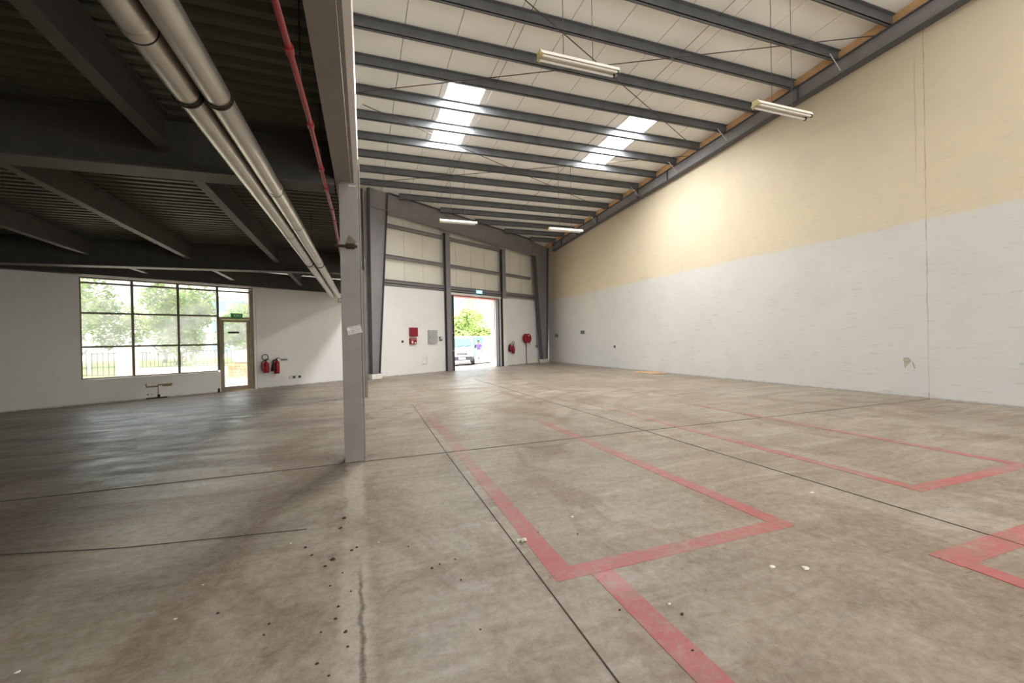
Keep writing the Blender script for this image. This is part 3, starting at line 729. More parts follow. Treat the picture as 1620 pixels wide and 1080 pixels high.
# hose reel
hr = wthing('hose_reel', 'round red fire hose reel on the wall near the corner column', 'hose reel', 10.05, .0, 1.40)
rx = Matrix.Rotation(PI/2, 4, 'X')
m = MB(); m.lathe([(.25, .10), (.26, .11), (.26, .13), (.10, .14)], 28, rx); m.build('front_disc', MT['redbox'], hr, smooth=True)
m = MB(); m.lathe([(.25, .27), (.26, .28), (.26, .30), (.05, .32)], 28, rx); m.build('rim_disc', MT['redbox'], hr, smooth=True)
m = MB(); m.lathe([(.19, .141), (.225, .17), (.225, .24), (.19, .269)], 28, rx); m.build('hose_coil', MT['redext'], hr, smooth=True)
m = MB(); m.lathe([(.05, .001), (.05, .099)], 14, rx); m.build('axle', MT['steel_dk'], hr, smooth=True)
m = MB(); m.box(-.04, .03, -.33, -.321, .11, .19); m.build('label_plate', MT['white'], hr)
m = MB(); m.tube([(.06, -.10, -.26), (.08, -.07, -.6), (.10, -.05, -1.0), (.11, -.05, -1.38)], .018, 8); m.build('supply_pipe', MT['clamp'], hr, smooth=True)
m = MB(); m.tube([(.2, -.2, -.2), (.23, -.2, -.30), (.22, -.2, -.36)], .014, 8); m.build('nozzle', MT['black'], hr, smooth=True)
t = wthing('conduit_pipe', 'grey conduit drop beside the corner column', 'pipe', 11.12, .05, .92)
m = MB(); m.tube([(0, 0, .08), (0, 0, 2.65)], .03, 10); m.build('conduit', MT['steel'], t, smooth=True)
m = MB(); m.box(-.07, .07, -.05, .045, -.04, .08); m.build('end_box', MT['steel'], t, bevel=.006)

# things on the long wall
def rwall_box(name, label, cat, y, z, w, h, mat, parts):
    t = thing(name, label, cat, (XR, y, z), -PI/2)
    m = MB(); m.box(-w/2, w/2, -.03, -.001, -h/2, h/2); m.build('housing', mat, t, bevel=.004)
    for a, b, c, d in parts:
        m = MB(); m.box(a*w, b*w, -.036, -.0305, c*h, d*h); m.build('outlet', MT['dkgrey'], t)
rwall_box('socket_plate', 'grey double socket on the long wall nearest the corner column', 'socket', 21.8, 1.52, .42, .24, MT['greybox'], [(-.4, -.08, -.3, .3), (.08, .4, -.3, .3)])
rwall_box('socket_plate', 'pale grey socket plate alone on the long wall', 'socket', 18.87, 1.64, .42, .22, MT['greybox'], [(-.42, -.2, -.35, .35), (-.1, .1, -.35, .35), (.2, .42, -.35, .35)])
rwall_box('junction_box', 'tiny dark outlet low on the long wall past the pale socket', 'electrical box', 16.1, .95, .09, .10, MT['dkgrey'], [(-.25, .25, -.25, .25)])
sc = MB()
for poly in ([(5.585, .80), (5.50, .815), (5.45, .76), (5.47, .70), (5.52, .66), (5.56, .58), (5.575, .69)], [(5.44, .74), (5.405, .70), (5.38, .60), (5.40, .57), (5.425, .66)]):
    sc.prism(poly, lambda u, v, w: (w, u, v), XR-.003, XR-.0005)
wall_r = bpy.data.objects['wall_right']; sc.build('wall_scuff', MT['grime'], wall_r)

# ------------------------------------------------------------------ mezzanine over the lower bay
def xlo(y): return max(XL+.02, (y - (16.80 - .30))/SK + .05) if y > 9.5 else XL+.02
dk = MB(); y = YB+.1; per = .17
while y < 16.3:
    x1a = -.03 + .019*(y-5.2)
    if x1a - xlo(y+per) < .1: break
    prof = [(0, .0), (.07, .0), (.10, .05), (.14, .05), (.17, .0)]
    vs = [(xlo(y+a), y+a, 3.60+b) for a, b in prof] + [(x1a, y+a, 3.60+b) for a, b in prof]
    dk.add(vs, [(i, i+1, 5+i+1, 5+i) for i in range(4)])
    y += per
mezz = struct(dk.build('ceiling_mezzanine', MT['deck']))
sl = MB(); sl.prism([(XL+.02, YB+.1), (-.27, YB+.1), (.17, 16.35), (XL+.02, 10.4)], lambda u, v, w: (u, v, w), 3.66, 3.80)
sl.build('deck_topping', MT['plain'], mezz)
def ibeam(name, label, group, p, L, ang, zb, h, w, tf=.02, tw=.012, mat='mezz', ends=()):
    t = thing(name, label, 'beam', (p[0], p[1], zb), ang, group)
    m = MB(); m.box(0, L, -w/2, w/2, 0, tf); m.build('bottom_flange', MT[mat], t)
    m = MB(); m.box(0, L, -tw/2, tw/2, tf, h-tf); m.build('web', MT[mat], t)
    m = MB(); m.box(0, L, -w/2, w/2, h-tf, h-.004); m.build('top_flange', MT[mat], t)
    return t
GB = 'cross beams under the mezzanine'
xw = lambda y: (y-16.3)/SK
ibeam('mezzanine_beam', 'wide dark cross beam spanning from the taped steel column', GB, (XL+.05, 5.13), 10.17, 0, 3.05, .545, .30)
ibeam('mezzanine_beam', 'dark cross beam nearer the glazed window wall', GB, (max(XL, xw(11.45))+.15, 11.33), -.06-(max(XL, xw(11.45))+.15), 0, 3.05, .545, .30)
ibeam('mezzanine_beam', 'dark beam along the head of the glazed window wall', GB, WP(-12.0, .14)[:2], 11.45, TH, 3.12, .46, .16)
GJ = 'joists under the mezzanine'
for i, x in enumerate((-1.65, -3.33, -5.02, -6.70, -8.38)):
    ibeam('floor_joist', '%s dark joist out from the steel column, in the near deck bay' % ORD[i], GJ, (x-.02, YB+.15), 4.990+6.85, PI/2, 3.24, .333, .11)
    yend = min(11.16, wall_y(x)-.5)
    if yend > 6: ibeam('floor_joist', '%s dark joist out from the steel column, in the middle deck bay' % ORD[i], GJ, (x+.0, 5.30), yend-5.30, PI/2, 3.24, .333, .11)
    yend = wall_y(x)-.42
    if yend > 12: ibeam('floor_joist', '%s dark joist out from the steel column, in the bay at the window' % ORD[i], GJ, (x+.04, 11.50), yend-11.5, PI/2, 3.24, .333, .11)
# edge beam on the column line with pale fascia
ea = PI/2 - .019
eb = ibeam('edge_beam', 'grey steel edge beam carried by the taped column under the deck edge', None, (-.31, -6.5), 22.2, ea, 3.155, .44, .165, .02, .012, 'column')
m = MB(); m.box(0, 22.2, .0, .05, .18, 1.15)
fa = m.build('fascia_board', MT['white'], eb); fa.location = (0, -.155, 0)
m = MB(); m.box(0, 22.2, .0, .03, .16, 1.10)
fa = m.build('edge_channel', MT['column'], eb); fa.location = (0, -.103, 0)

# steel columns
def column(label, x, y, ztop, cleat, w=.20):
    t = thing('steel_column', label, 'column', (x, y, 0), -.019, 'columns carrying the deck edge')
    m = MB(); m.box(-w/2, w/2, -.10, -.088, .012, ztop); m.build('front_flange', MT['column'], t, bevel=.003)
    m = MB(); m.box(-w/2, w/2, .088, .10, .012, ztop); m.build('rear_flange', MT['column'], t, bevel=.003)
    m = MB(); m.box(-.006, .006, -.088, .088, .012, ztop); m.build('web', MT['column'], t)
    m = MB(); m.box(-w/2-.012, w/2+.012, -.112, .112, 0, .012); m.build('base_plate', MT['rust_stain'], t)
    m = MB(); m.box(-.085, .085, -.102, .102, ztop, ztop+.014); m.build('cap_plate', MT['column'], t)
    m = MB(); m.tube([(w/2+.016, -.07, .02), (w/2+.016, -.07, ztop+.3)], .010, 8); m.build('conduit', MT['column'], t)
    if cleat:
        m = MB(); m.box(-.155, .085, -.125, -.101, 2.425, 2.452); c = m.build('cut_cleat', MT['rust'], t, bevel=.005)
        m = MB(); m.box(-.035, .06, -.128, -.101, 2.408, 2.47); m.build('weld_lump', MT['rust'], c, bevel=.012)
        m = MB(); m.prism([(-.05, 2.455), (.06, 2.455), (.07, 2.50), (.03, 2.54), (-.005, 2.57), (-.035, 2.50)], lambda u, v, w_: (u, w_, v), -.1015, -.1005); m.build('burn_mark', MT['rust_stain'], t)
        m = MB(); m.box(.0, .085, -.104, -.1005, 3.11, 3.13); m.build('stiffener_plate', MT['greybox'], t)
    return t
column('grey steel column in the middle of the hall with a paper notice taped on it', -.036, 5.27, 3.14, True)
column('second grey steel column, mostly hidden behind the taped column', .150, 11.33, 3.14, False)
t = thing('paper_notice', 'tilted white printed notice taped to the grey steel column', 'notice', (-.006, 5.163, 1.497), -.019)
rot = Matrix.Rotation(R(-12.5), 4, 'Y')
m = MB(); m.box(-.078, .078, -.0015, 0, -.046, .046, rot); m.build('sheet', MT['paper'], t)
m = MB(); m.box(-.072, -.045, -.003, -.0016, .01, .03, rot); m.build('corner_tape', MT['white'], t)

# silver pipes hung under the deck
def silver_pipe(label, pts, r, joints, clamps, rods):
    p0 = Vector(pts[0])
    t = thing('insulated_pipe', label, 'pipe', p0, 0, 'pair of clad pipes under the deck')
    loc = lambda q: tuple(Vector(q) - p0)
    m = MB(); m.tube([loc(q) for q in pts], r, 28); m.build('cladding', MT['alu'], t, smooth=True)
    def at(y):
        for a, b in zip(pts[:-1], pts[1:]):
            if a[1] <= y <= b[1]:
                f = (y-a[1])/(b[1]-a[1]); return Vector(a)*(1-f) + Vector(b)*f
        return Vector(pts[-1])
    for y in joints:
        m = MB(); m.tube([loc(at(y-.03)), loc(at(y+.03))], r+.004, 28); m.build('joint_band', MT['alu'], t, smooth=True)
        m = MB(); m.tube([loc(at(y+.032)), loc(at(y+.042))], r+.005, 28); m.build('joint_seam', MT['clamp'], t, smooth=True)
    for y in clamps:
        m = MB(); m.tube([loc(at(y-.022)), loc(at(y-.008))], r+.008, 28); m.tube([loc(at(y+.008)), loc(at(y+.022))], r+.008, 28); m.build('clamp_ring', MT['clamp'], t, smooth=True)
    for y in rods:
        q = at(y); m = MB(); m.tube([loc(q + Vector((0,0,r))), loc((q.x, q.y, 3.605))], .005, 6); m.build('hanger_rod', MT['rod'], t)
    return t
zc = 2.945
silver_pipe('silver clad pipe under the deck, the one further from the steel column', [(-1.18, -6.5, zc), (-.985, 2.4, zc), (-.875, 6.4, zc), (-.76, 12, zc), (-.685, 15.7, zc-.0)], .075, [2.62, 6.9, 9.5, 13.0], [3.25, 9.3], [1.5, 8.0, 14.0])
silver_pipe('silver clad pipe under the deck, the one closer to the steel column', [(-1.0, -6.5, zc), (-.812, 2.4, zc), (-.70, 6.4, zc), (-.575, 12, zc), (-.50, 15.8, zc)], .075, [4.95, 6.35, 9.0, 12.6], [3.22, 9.4], [1.6, 8.1, 14.1])
t = thing('pipe_elbow', 'small steel elbow where the silver pipes meet the front wall', 'pipe', (-.44, 16.1, 2.84))
m = MB(); m.torus((0, 0, 0), .07, .03, n=20); m.build('elbow', MT['alu'], t, smooth=True)
m = MB(); m.tube([(0, 0.03, 0), (0, .37, 0)], .03, 12); m.build('spigot', MT['alu'], t, smooth=True)
# red sprinkler pipe
rp = [(-.50, -6.5, 3.01), (-.33, 2.33, 3.01), (-.286, 3.42, 3.01), (-.262, 4.8, 3.01), (-.23, 5.95, 3.01), (-.218, 9.0, 3.01), (-.20, 15.8, 3.01)]
p0 = Vector(rp[0])
t = thing('sprinkler_pipe', 'thin red sprinkler pipe running beside the deck edge beam', 'pipe', p0)
m = MB(); m.tube([tuple(Vector(q)-p0) for q in rp], .019, 14); m.build('pipe', MT['red_pipe'], t, smooth=True)
def rpat(y):
    for a, b in zip(rp[:-1], rp[1:]):
        if a[1] <= y <= b[1]: return Vector(a).lerp(Vector(b), (y-a[1])/(b[1]-a[1])) - p0
for y in (2.70, 3.58, 4.45, 5.0, 5.75, 6.25, 7.4, 8.6):
    q = rpat(y); m = MB(); m.tube([q + Vector((0, -.03, 0)), q + Vector((0, .03, 0))], .027, 14); m.build('coupling', MT['red_pipe'], t, smooth=True)
for y in (3.1, 4.4, 7.9):
    q = rpat(y); m = MB(); m.tube([q + Vector((0, 0, .02)), q + Vector((0, 0, .585))], .005, 6); m.build('hanger_rod', MT['rod'], t)

# ------------------------------------------------------------------ bits on the floor
m = MB(); m.prism([(9.95, 13.95), (10.55, 13.72), (10.52, 12.58), (9.98, 12.75)], lambda u, v, w: (u-10.25, v-13.2, w+ (.02 if u > 10.3 else 0)), .002, .016)
tag(m.build('plywood_sheet', MT['wood'], loc=(10.25, 13.2, 0)), 'thin plywood offcut lying on the floor against the long wall', 'board')
def pebble(name, mat, label, cat, x, y, sz, group=None, flat=.6):
    m = MB(); n = 7
    rr = [random.uniform(.7, 1.2) for _ in range(n)]; r2 = [random.uniform(.35, .7) for _ in range(n)]
    a0 = random.uniform(0, 6)
    vs = [(math.cos(a0+2*PI*i/n)*rr[i]*sz/2, math.sin(a0+2*PI*i/n)*rr[i]*sz/2*.75, 0) for i in range(n)] + \
         [(math.cos(a0+2*PI*i/n)*r2[i]*sz/2, math.sin(a0+2*PI*i/n)*r2[i]*sz/2*.75, sz*flat*random.uniform(.7, 1)) for i in range(n)]
    m.add(vs, [tuple(range(n))[::-1], tuple(range(n, 2*n))] + [(i, (i+1) % n, n+(i+1) % n, n+i) for i in range(n)])
    return tag(m.build(name, mat, loc=(x, y, .001)), label, cat, group)
pt = MB(); 
for k in range(9):
    a = k*.7; rr = .018 + .012*random.random()
    pt.add([(0,0,.012), (math.cos(a)*rr*1.6, math.sin(a)*rr*1.6, .004+.02*random.random()), (math.cos(a+.6)*rr*1.5, math.sin(a+.6)*rr*1.5, .022*random.random()), (math.cos(a+.3)*rr*.5, math.sin(a+.3)*rr*.5, .0)], [(0,1,2),(0,3,1),(0,2,3),(1,3,2)])
tag(pt.build('crumpled_paper', MT['chip_w'], loc=(1.02, 2.68, .001)), 'small crumpled white scrap beside the worn red line', 'scrap')
G1, G2 = 'pale chips on the near floor', 'dark crumbs on the near floor'
chips = [(-.44, 3.26, .03, 'w', 'pale mortar chip lying just short of the sawn floor line'), (.12, 3.04, .026, 'w', 'pale mortar chip beside the grout strip in front of the column'),
         (-.84, 2.89, .022, 'w', 'pale chip alone on the brown stained floor under the pipes'), (-.87, 2.58, .03, 'w', 'elongated pale chip lying just short of the lone chip on the brown stain'),
         (-1.36, 2.41, .04, 'w', 'flat pale chip furthest out under the silver pipes'), (2.24, 1.83, .07, 'w', 'flat white flake on the bare floor beyond the red rectangle'),
         (2.40, 1.75, .08, 'w', 'longer white flake beside the flat flake near the red rectangle'), (1.46, 1.77, .035, 'w', 'pale chip next to the nearest red line'),
         (1.51, 2.90, .05, 'w', 'pale flake inside the red rectangle'), (3.60, 2.55, .07, 'w', 'pale flake between the red rectangles')]
for x, y, sz, k, lab in chips: pebble('mortar_chip', MT['chip_w'], lab, 'chip', x, y, sz*.62, G1, .2)
crumbs = [(-.34, 3.15, .035), (-.11, 3.56, .05), (-.13, 3.38, .04), (-.16, 2.91, .05), (-.2, 2.84, .03), (-.05, 2.99, .035), (-.02, 3.02, .03), (.53, 2.38, .022), (.45, 2.6, .022), (.40, 2.57, .03), (.55, 2.62, .02),
          (-.11, 2.38, .028), (-.12, 2.28, .025), (-.07, 2.16, .03), (-.06, 2.05, .022), (-.18, 1.99, .022), (-.68, 2.55, .028), (-.42, 2.36, .02), (-.43, 2.28, .018), (1.17, 2.76, .022), (1.41, 2.63, .022), (1.20, 1.82, .022),
          (1.46, 1.68, .03), (1.33, 1.47, .025), (.52, 1.94, .018), (1.62, 3.2, .02), (-.29, 3.02, .03), (.3, 2.9, .02), (-.1, 2.72, .02), (-.16, 2.6, .02), (-.05, 2.5, .02), (-.18, 2.2, .018), (-.13, 1.9, .02), (-.06, 1.75, .02)]
def near_words(x, y):
    zone = 'beside the grout strip' if abs(x) < .25 else ('under the silver pipes' if x < 0 else ('between grout strip and red line' if x < 1.05 else 'by the painted red lines'))
    return zone
seen = {}
for x, y, sz in sorted(crumbs, key=lambda c: -c[1]):
    z_ = near_words(x, y); k = seen.get(z_, 0); seen[z_] = k+1
    pebble('dirt_crumb', MT['chip_d'], 'dark dirt crumb %s, %s nearest the steel column' % (z_, ORD[k]), 'crumb', x, y, sz*.7, G2, .35)

# ------------------------------------------------------------------ outside
def ground(name, poly, z0, z1, mat):
    m = MB(); m.prism(poly, lambda u, v, w: (u, v, w), z0, z1); return struct(m.build(name, mat))
P2 = lambda s, off: tuple(WP(s, off)[:2])
ground('ground_outer', [(-80, 4), P2(-14, -.3), P2(13.5, -.3), (60, 30), (90, 140), (-90, 140)], -.5, -.32, MT['sand'])
ap = MB(); 
a, b = WP(3.6, -.24), WP(8.7, -.24); c, d = WP(9.4, -6.5), WP(3.0, -6.5)
ap.add([(a.x, a.y, -.005), (b.x, b.y, -.005), (c.x, c.y, -.3), (d.x, d.y, -.3), (a.x, a.y, -.45), (b.x, b.y, -.45), (c.x, c.y, -.45), (d.x, d.y, -.45)],
       [(0,1,2,3), (7,6,5,4), (0,4,5,1), (1,5,6,2), (2,6,7,3), (3,7,4,0)])
struct(ap.build('ground_ramp', MT['road']))
ground('ground_forecourt', [P2(3.0, -6.5), P2(11.5, -6.5), (22, 40), (8, 44), (1.5, 24)], -.4, -.3, MT['road'])
ground('ground_paving', [P2(-14, -.26), P2(3.0, -.26), P2(2.9, -6), (-2, 32), (-7, 33.5), (-15.2, 36.5), (-9.6, 25.0), (-15, 27), (-24, 24)], -.4, -.02, MT['paving'])
ground('ground_lawn', [(-30, 28.3), (-13, 26.2), (-9.9, 25.3), (-14.6, 36.6), (-7, 33.8), (0, 31), (3, 60), (-45, 60)], -.38, -.015, MT['lawn'])
# fences: each panel with its bars
def fence(label, a, b, z0, z1, nb, group='steel fences outside the window'):
    a, b = Vector((*a, 0)), Vector((*b, 0)); L = (b-a).length; ang = math.atan2(b.y-a.y, b.x-a.x)
    t = thing('metal_fence', label, 'fence', (a.x, a.y, z0), ang, group); h = z1-z0
    for z in (.06, h-.04):
        m = MB(); m.box(0, L, -.02, .02, z-.02, z+.02); m.build('rail', MT['fence'], t)
    for i in range(nb+1):
        x = L*i/nb; r_ = .03 if i in (0, nb) else .016
        m = MB(); m.box(x-r_, x+r_, -.016, .016, -.03 if i in (0, nb) else .0, h); m.build('bar', MT['fence'], t)
fence('steel railing on the lawn edge seen in the lower pane furthest from the door', (-13.0, 26.04), (-10.32, 25.06), .05, 1.15, 11)
fence('steel railing seen through the lower middle pane beside the cream pier', (-14.0, 35.95), (-10.2, 34.5), -.02, 1.06, 15)
fence('steel railing seen through the lower pane next to the glazed door', (-10.1, 34.45), (-5.6, 30.8), -.02, 1.1, 16)
m = MB(); m.box(-.30, .30, -.25, .25, -.1, 1.42); m2 = m.build('stone_pier', MT['stucco'], loc=(-9.46, 23.68, 0), rotz=R(-20), bevel=.01)
tag(m2, 'cream rendered pier standing outside the lower window pane', 'pier')
t = thing('globe_lamp', 'white globe garden lamp seen through the pane furthest from the door', 'lamp', (-13.98, 30.65, -.02))
m = MB(); m.tube([(0, 0, 0), (0, 0, 1.85)], .06, 12); m.build('post', MT['white'], t, smooth=True)
m = MB(); m.lathe([(.02, 1.85), (.12, 1.9), (.16, 2.02), (.13, 2.14), (.03, 2.2)], 20); m.build('globe', MT['globe'], t, smooth=True)
t = thing('pipe_barrier', 'low tubular barrier outside the pane next to the glazed door', 'barrier', (-6.9, 23.8, -.02), R(-20))
for x in (0, .55, 1.2):
    m = MB(); m.tube([(x, 0, 0), (x, 0, .5)], .025, 10); m.build('post', MT['alframe'], t)
m = MB(); m.tube([(-.3, 0, .5), (1.4, 0, .5)], .025, 10); m.build('rail', MT['alframe'], t)
# pallets with a white sack on top
def pallet():
    t = thing('wooden_pallet', 'x', 'pallet', (0,0,0), 0, 'stack of pallets outside the glazed door')
    for i in range(6):
        m = MB(); m.box(-.5+i*.17, -.5+i*.17+.12, -.5, .5, .10, .12); m.build('deck_board', MT['pallet'], t)
    for yy in (-.45, 0, .45):
        m = MB(); m.box(-.5, .5, yy-.05, yy+.05, .0, .099); m.build('bearer', MT['pallet'], t)
    return t
pl = pallet()
plab = ['lowest weathered pallet of the stack outside the glazed door', 'pallet one up from the ground outside the glazed door', 'middle weathered pallet of the stack outside the glazed door', 'pallet just below the topmost one outside the glazed door', 'topmost pallet of the stack under the white sack']
for i in range(5):
    o = pl if i == 0 else copy_tree(pl)
    o['label'] = plab[i]; o.location = (-4.55+.03*(i % 2), 21.7, -.018 + .122*i); o.rotation_euler.z = R(-18 + 3*((i*7) % 5))
m = MB(); m.lathe([(.30, 0), (.46, .03), (.50, .18), (.47, .38), (.34, .50), (.12, .56), (.05, .57)], 24)
sk = m.build('white_sack', MT['bag'], smooth=True, loc=(-4.5, 21.7, .595)); tag(sk, 'bulging white sack on the pallets outside the glazed door', 'sack')
# trees
def leaves_mesh(name, n, rx_, ry_, rz_, leaf, seed):
    rnd = random.Random(seed); m = MB()
    lobes = [(Vector((rnd.uniform(-.7, .7)*rx_, rnd.uniform(-.7, .7)*ry_, rnd.uniform(-.6, .7)*rz_)), rnd.uniform(.3, .55)) for _ in range(16)]
    for _ in range(n):
        c, s_ = rnd.choice(lobes)
        d = Vector((rnd.gauss(0, 1), rnd.gauss(0, 1), rnd.gauss(0, 1))).normalized()*(rnd.random()**.35)
        p = c + Vector((d.x*rx_, d.y*ry_, d.z*rz_))*s_
        e = Euler((rnd.uniform(-.9, .9), rnd.uniform(-.9, .9), rnd.uniform(0, 6.28))).to_matrix()
        L = leaf*rnd.uniform(.6, 1.3)
        q = [p + e @ Vector(v) for v in ((-L, 0, 0), (0, -L*.45, .1*L), (L, 0, 0), (0, L*.45, .1*L))]
        m.add([tuple(v) for v in q], [(0,1,2,3)])
    return m
def tree(label, x, y, z0, trunk, rx_, ry_, rz_, mat, seed, n=4200, leaf=.20, group='trees outside'):
    t = thing('leafy_tree', label, 'tree', (x, y, z0), 0, group)
    m = leaves_mesh('f', n, rx_, ry_, rz_, leaf, seed); m.v = [(a, b, c+trunk+rz_*.75) for a, b, c in m.v]
    m.build('foliage', MT[mat], t)
    m = MB(); m.tube([(0, 0, -.05), (.08, .05, trunk*.5), (-.05, .1, trunk), (.05, 0, trunk+rz_*.8)], [.17, .14, .12, .05], 10)
    m.tube([(0, .05, trunk*.6), (.5, .2, trunk*1.1), (.8, .3, trunk*1.5)], [.09, .07, .03], 8); m.tube([(0, .05, trunk*.7), (-.5, -.2, trunk*1.2), (-.9, 0, trunk*1.6)], [.09, .06, .03], 8)
    m.build('trunk', MT['bark'], t, smooth=True)
tree('broad green tree behind the railing at the pane furthest from the door', -18.6, 39.0, 0, 1.0, 3.2, 2.6, 3.3, 'leaf', 1)
tree('pale green tree over the stone pier outside the window', -15.6, 45.5, 0, 1.0, 2.8, 2.4, 3.5, 'leaf_b', 2)
tree('dense green tree filling the middle panes of the window', -12.7, 39.5, 0, 1.0, 2.6, 2.2, 3.0, 'leaf', 3)
tree('pale green tree at the pane next to the glazed door', -9.8, 51.0, 0, 1.0, 2.4, 2.2, 2.7, 'leaf_b', 4)
tree('low green tree seen through the glazed door', -7.9, 39.2, 0, 1.2, 1.9, 1.8, 1.5, 'leaf', 5)
tree('distant green tree behind the globe lamp', -23.6, 46.5, 0, 1.6, 3.2, 2.5, 3.6, 'leaf_b', 6)
tree('leafy tree in the loading door opening above the van', 10.2, 44.0, -.3, 1.5, 2.1, 2.0, 2.1, 'leaf_p', 7)
tree('pale leafy tree in the loading door opening above the man', 13.6, 48.8, -.3, 1.5, 2.0, 2.0, 2.2, 'leaf_p', 8)
tree('leafy tree at the loading door opening edge behind the jamb', 8.4, 50.5, -.3, 1.6, 2.3, 2.0, 2.0, 'leaf_p', 9)
tree('leafy tree behind the grey yard wall', 15.4, 43.6, -.3, 1.5, 2.0, 2.0, 1.9, 'leaf_p', 10)
# far buildings and crane
def building(label, x, y, w, d, h, nfl, ncol, rz, mat='bwhite'):
    t = thing('office_building', label, 'building', (x, y, -.3), rz, None)
    m = MB(); m.box(-w/2, w/2, -d/2, d/2, 0, h); m.build('wall', MT[mat], t)
    m = MB(); m.box(-w/2-.3, w/2+.3, -d/2-.3, d/2+.3, h, h+.5); m.build('roof_slab', MT['bwhite'], t)
    for f in range(nfl):
        for c_ in range(ncol):
            x0 = -w/2 + (c_+.15)*w/ncol; x1 = -w/2 + (c_+.85)*w/ncol; z0 = h*(f+.25)/nfl; z1 = h*(f+.8)/nfl
            m = MB(); m.box(x0, x1, -d/2-.08, -d/2-.01, z0, z1); m.build('window', MT['bglass'], t)
building('pale flat roofed building beyond the trees above the glazed door', -14.5, 72, 9, 8, 8.2, 3, 4, R(12))
building('bluish glass building above the trees in the loading door opening', 16.5, 78, 15, 10, 11.0, 4, 6, R(-12), 'bglass')
t = thing('tower_crane', 'yellow crane mast rising above the trees in the loading door opening', 'crane', (16.2, 62, -.3))
for sx in (-.25, .25):
    for sy in (-.25, .25):
        m = MB(); m.box(sx-.05, sx+.05, sy-.05, sy+.05, 0, 16); m.build('mast_leg', MT['crane'], t)
m = MB()
for i in range(20):
    z = i*.8; sgn = 1 if i % 2 else -1
    m.tube([(-.25*sgn, -.25, z), (.25*sgn, -.25, z+.8)], .03, 5); m.tube([(-.25*sgn, .25, z), (.25*sgn, .25, z+.8)], .03, 5)
m.build('mast_lattice', MT['crane'], t)
m = MB(); m.box(-4, 12, -.25, .25, 16, 16.6); m.build('jib', MT['crane'], t)
m = MB(); m.box(-1.6, 2.6, -.12, .12, 0, 2.1); o = m.build('wall_yard', MT['yard'], loc=(12.2, 41.2, -.3), rotz=R(-14)); struct(o)
t = thing('waste_container', 'teal waste container standing behind the van', 'container', (9.35, 36.0, -.3), R(-14))
m = MB(); m.prism([(-.8, .25), (.8, .25), (1.0, 1.9), (-1.0, 1.9)], lambda u, v, w: (u, w, v), -.7, .7); m.build('bin_body', MT['teal'], t, bevel=.02)
m = MB(); m.box(-1.04, 1.04, -.74, .74, 1.901, 2.0); m.build('lid', MT['bwhite'], t, bevel=.02)
for sx in (-.6, .6):
    for sy in (-.5, .5):
        m = MB(); m.tube([(sx, sy-.05, .12), (sx, sy+.05, .12)], .12, 14); m.build('wheel', MT['black'], t)
for i in range(7):
    m = MB(); m.box(-.75+i*.23, -.72+i*.23, -.735, -.701, .3, 1.85); m.build('rib', MT['bwhite'], t)

# ------------------------------------------------------------------ van (faces the hall, local -y forward)
van = thing('white_van', 'white van parked nose on outside the loading door', 'van', (6.62, 27.85, -.3), R(-13))
prof = [(0, .34), (-.02, .60), (.04, .86), (.16, 1.02), (.62, 1.16), (1.30, 1.84), (1.70, 1.95), (4.2, 1.96), (4.5, 1.82), (4.56, .40)]
def section(y, z):   # half width by height
    return .84 if z < 1.1 else .84 - .17*((z-1.1)/.86)
vs = []; n = len(prof)
for sx in (-1, 1):
    for (yy, z) in prof:
        hw = section(yy, z) - (.10 if yy < .1 else (.03 if yy < .7 else 0))
        vs.append((sx*hw, yy, z))
fs = [tuple(range(n)), tuple(range(2*n-1, n-1, -1))] + [(i, n+i, n+(i+1) % n, (i+1) % n) for i in range(n)]
m = MB(); m.add(vs, fs); m.build('body', MT['vanwhite'], van, bevel=.05, seg=3)
def vquad(name, mat, pts, th=.012, parent=None):
    m = MB(); q = [Vector(p) for p in pts]; nn = (q[1]-q[0]).cross(q[2]-q[0]).normalized()*th
    m.add([tuple(p) for p in q] + [tuple(p+nn) for p in q], [(0,1,2,3), (7,6,5,4), (0,4,5,1), (1,5,6,2), (2,6,7,3), (3,7,4,0)])
    return m.build(name, mat, parent or van, bevel=.004)
ws = vquad('windscreen', MT['vanglass'], [(-.70, .66, 1.215), (.70, .66, 1.215), (.60, 1.24, 1.80), (-.60, 1.24, 1.80)], .02)
m = MB(); m.tube([(-.3, .655, 1.25), (.1, .72, 1.33)], .01, 6); m.tube([(.2, .655, 1.25), (.55, .72, 1.33)], .01, 6); m.build('wiper', MT['black'], ws)
for sx in (-1, 1):
    vquad('side_window', MT['vanglass'], [(sx*.842, 1.0, 1.12), (sx*.842, 2.0, 1.12), (sx*.72, 2.0, 1.72), (sx*.72, 1.5, 1.72)], .01*sx)
    vquad('headlamp', MT['lens'], [(sx*.40, .035, .80), (sx*.73, .06, .80), (sx*.74, .12, .98), (sx*.46, .08, .93)], .03*-sx)
    m = MB(); m.box(sx*.92-.07, sx*.92+.07, .78, .90, 1.12, 1.36); m.build('wing_mirror', MT['vandark'], van, bevel=.03)
    for yy in (.85, 3.6):
        m = MB(); m.tube([(sx*.62, yy, .32), (sx*.845, yy, .32)], .32, 24); w_ = m.build('wheel', MT['black'], van, bevel=.02)
        m = MB(); m.tube([(sx*.80, yy, .32), (sx*.858, yy, .32)], .19, 20); m.build('hub_cap', MT['chrome'], w_)
gr = MB()
for z in (.72, .79, .86): gr.box(-.36, .36, -.035, .03, z-.018, z+.018)
gr.build('grille', MT['vandark'], van, bevel=.006)
m = MB(); m.box(-.74, .74, -.07, .05, .34, .60); m.build('bumper', MT['vandark'], van, bevel=.03)
m = MB(); m.box(-.22, .22, -.085, -.071, .42, .54); m.build('number_plate', MT['white'], van, bevel=.004)
m = MB(); m.lathe([(.05, .0), (.05, .015)], 20, Matrix.Translation((0, -.02, .915)) @ Matrix.Rotation(PI/2, 4, 'X')); m.build('badge', MT['chrome'], van)

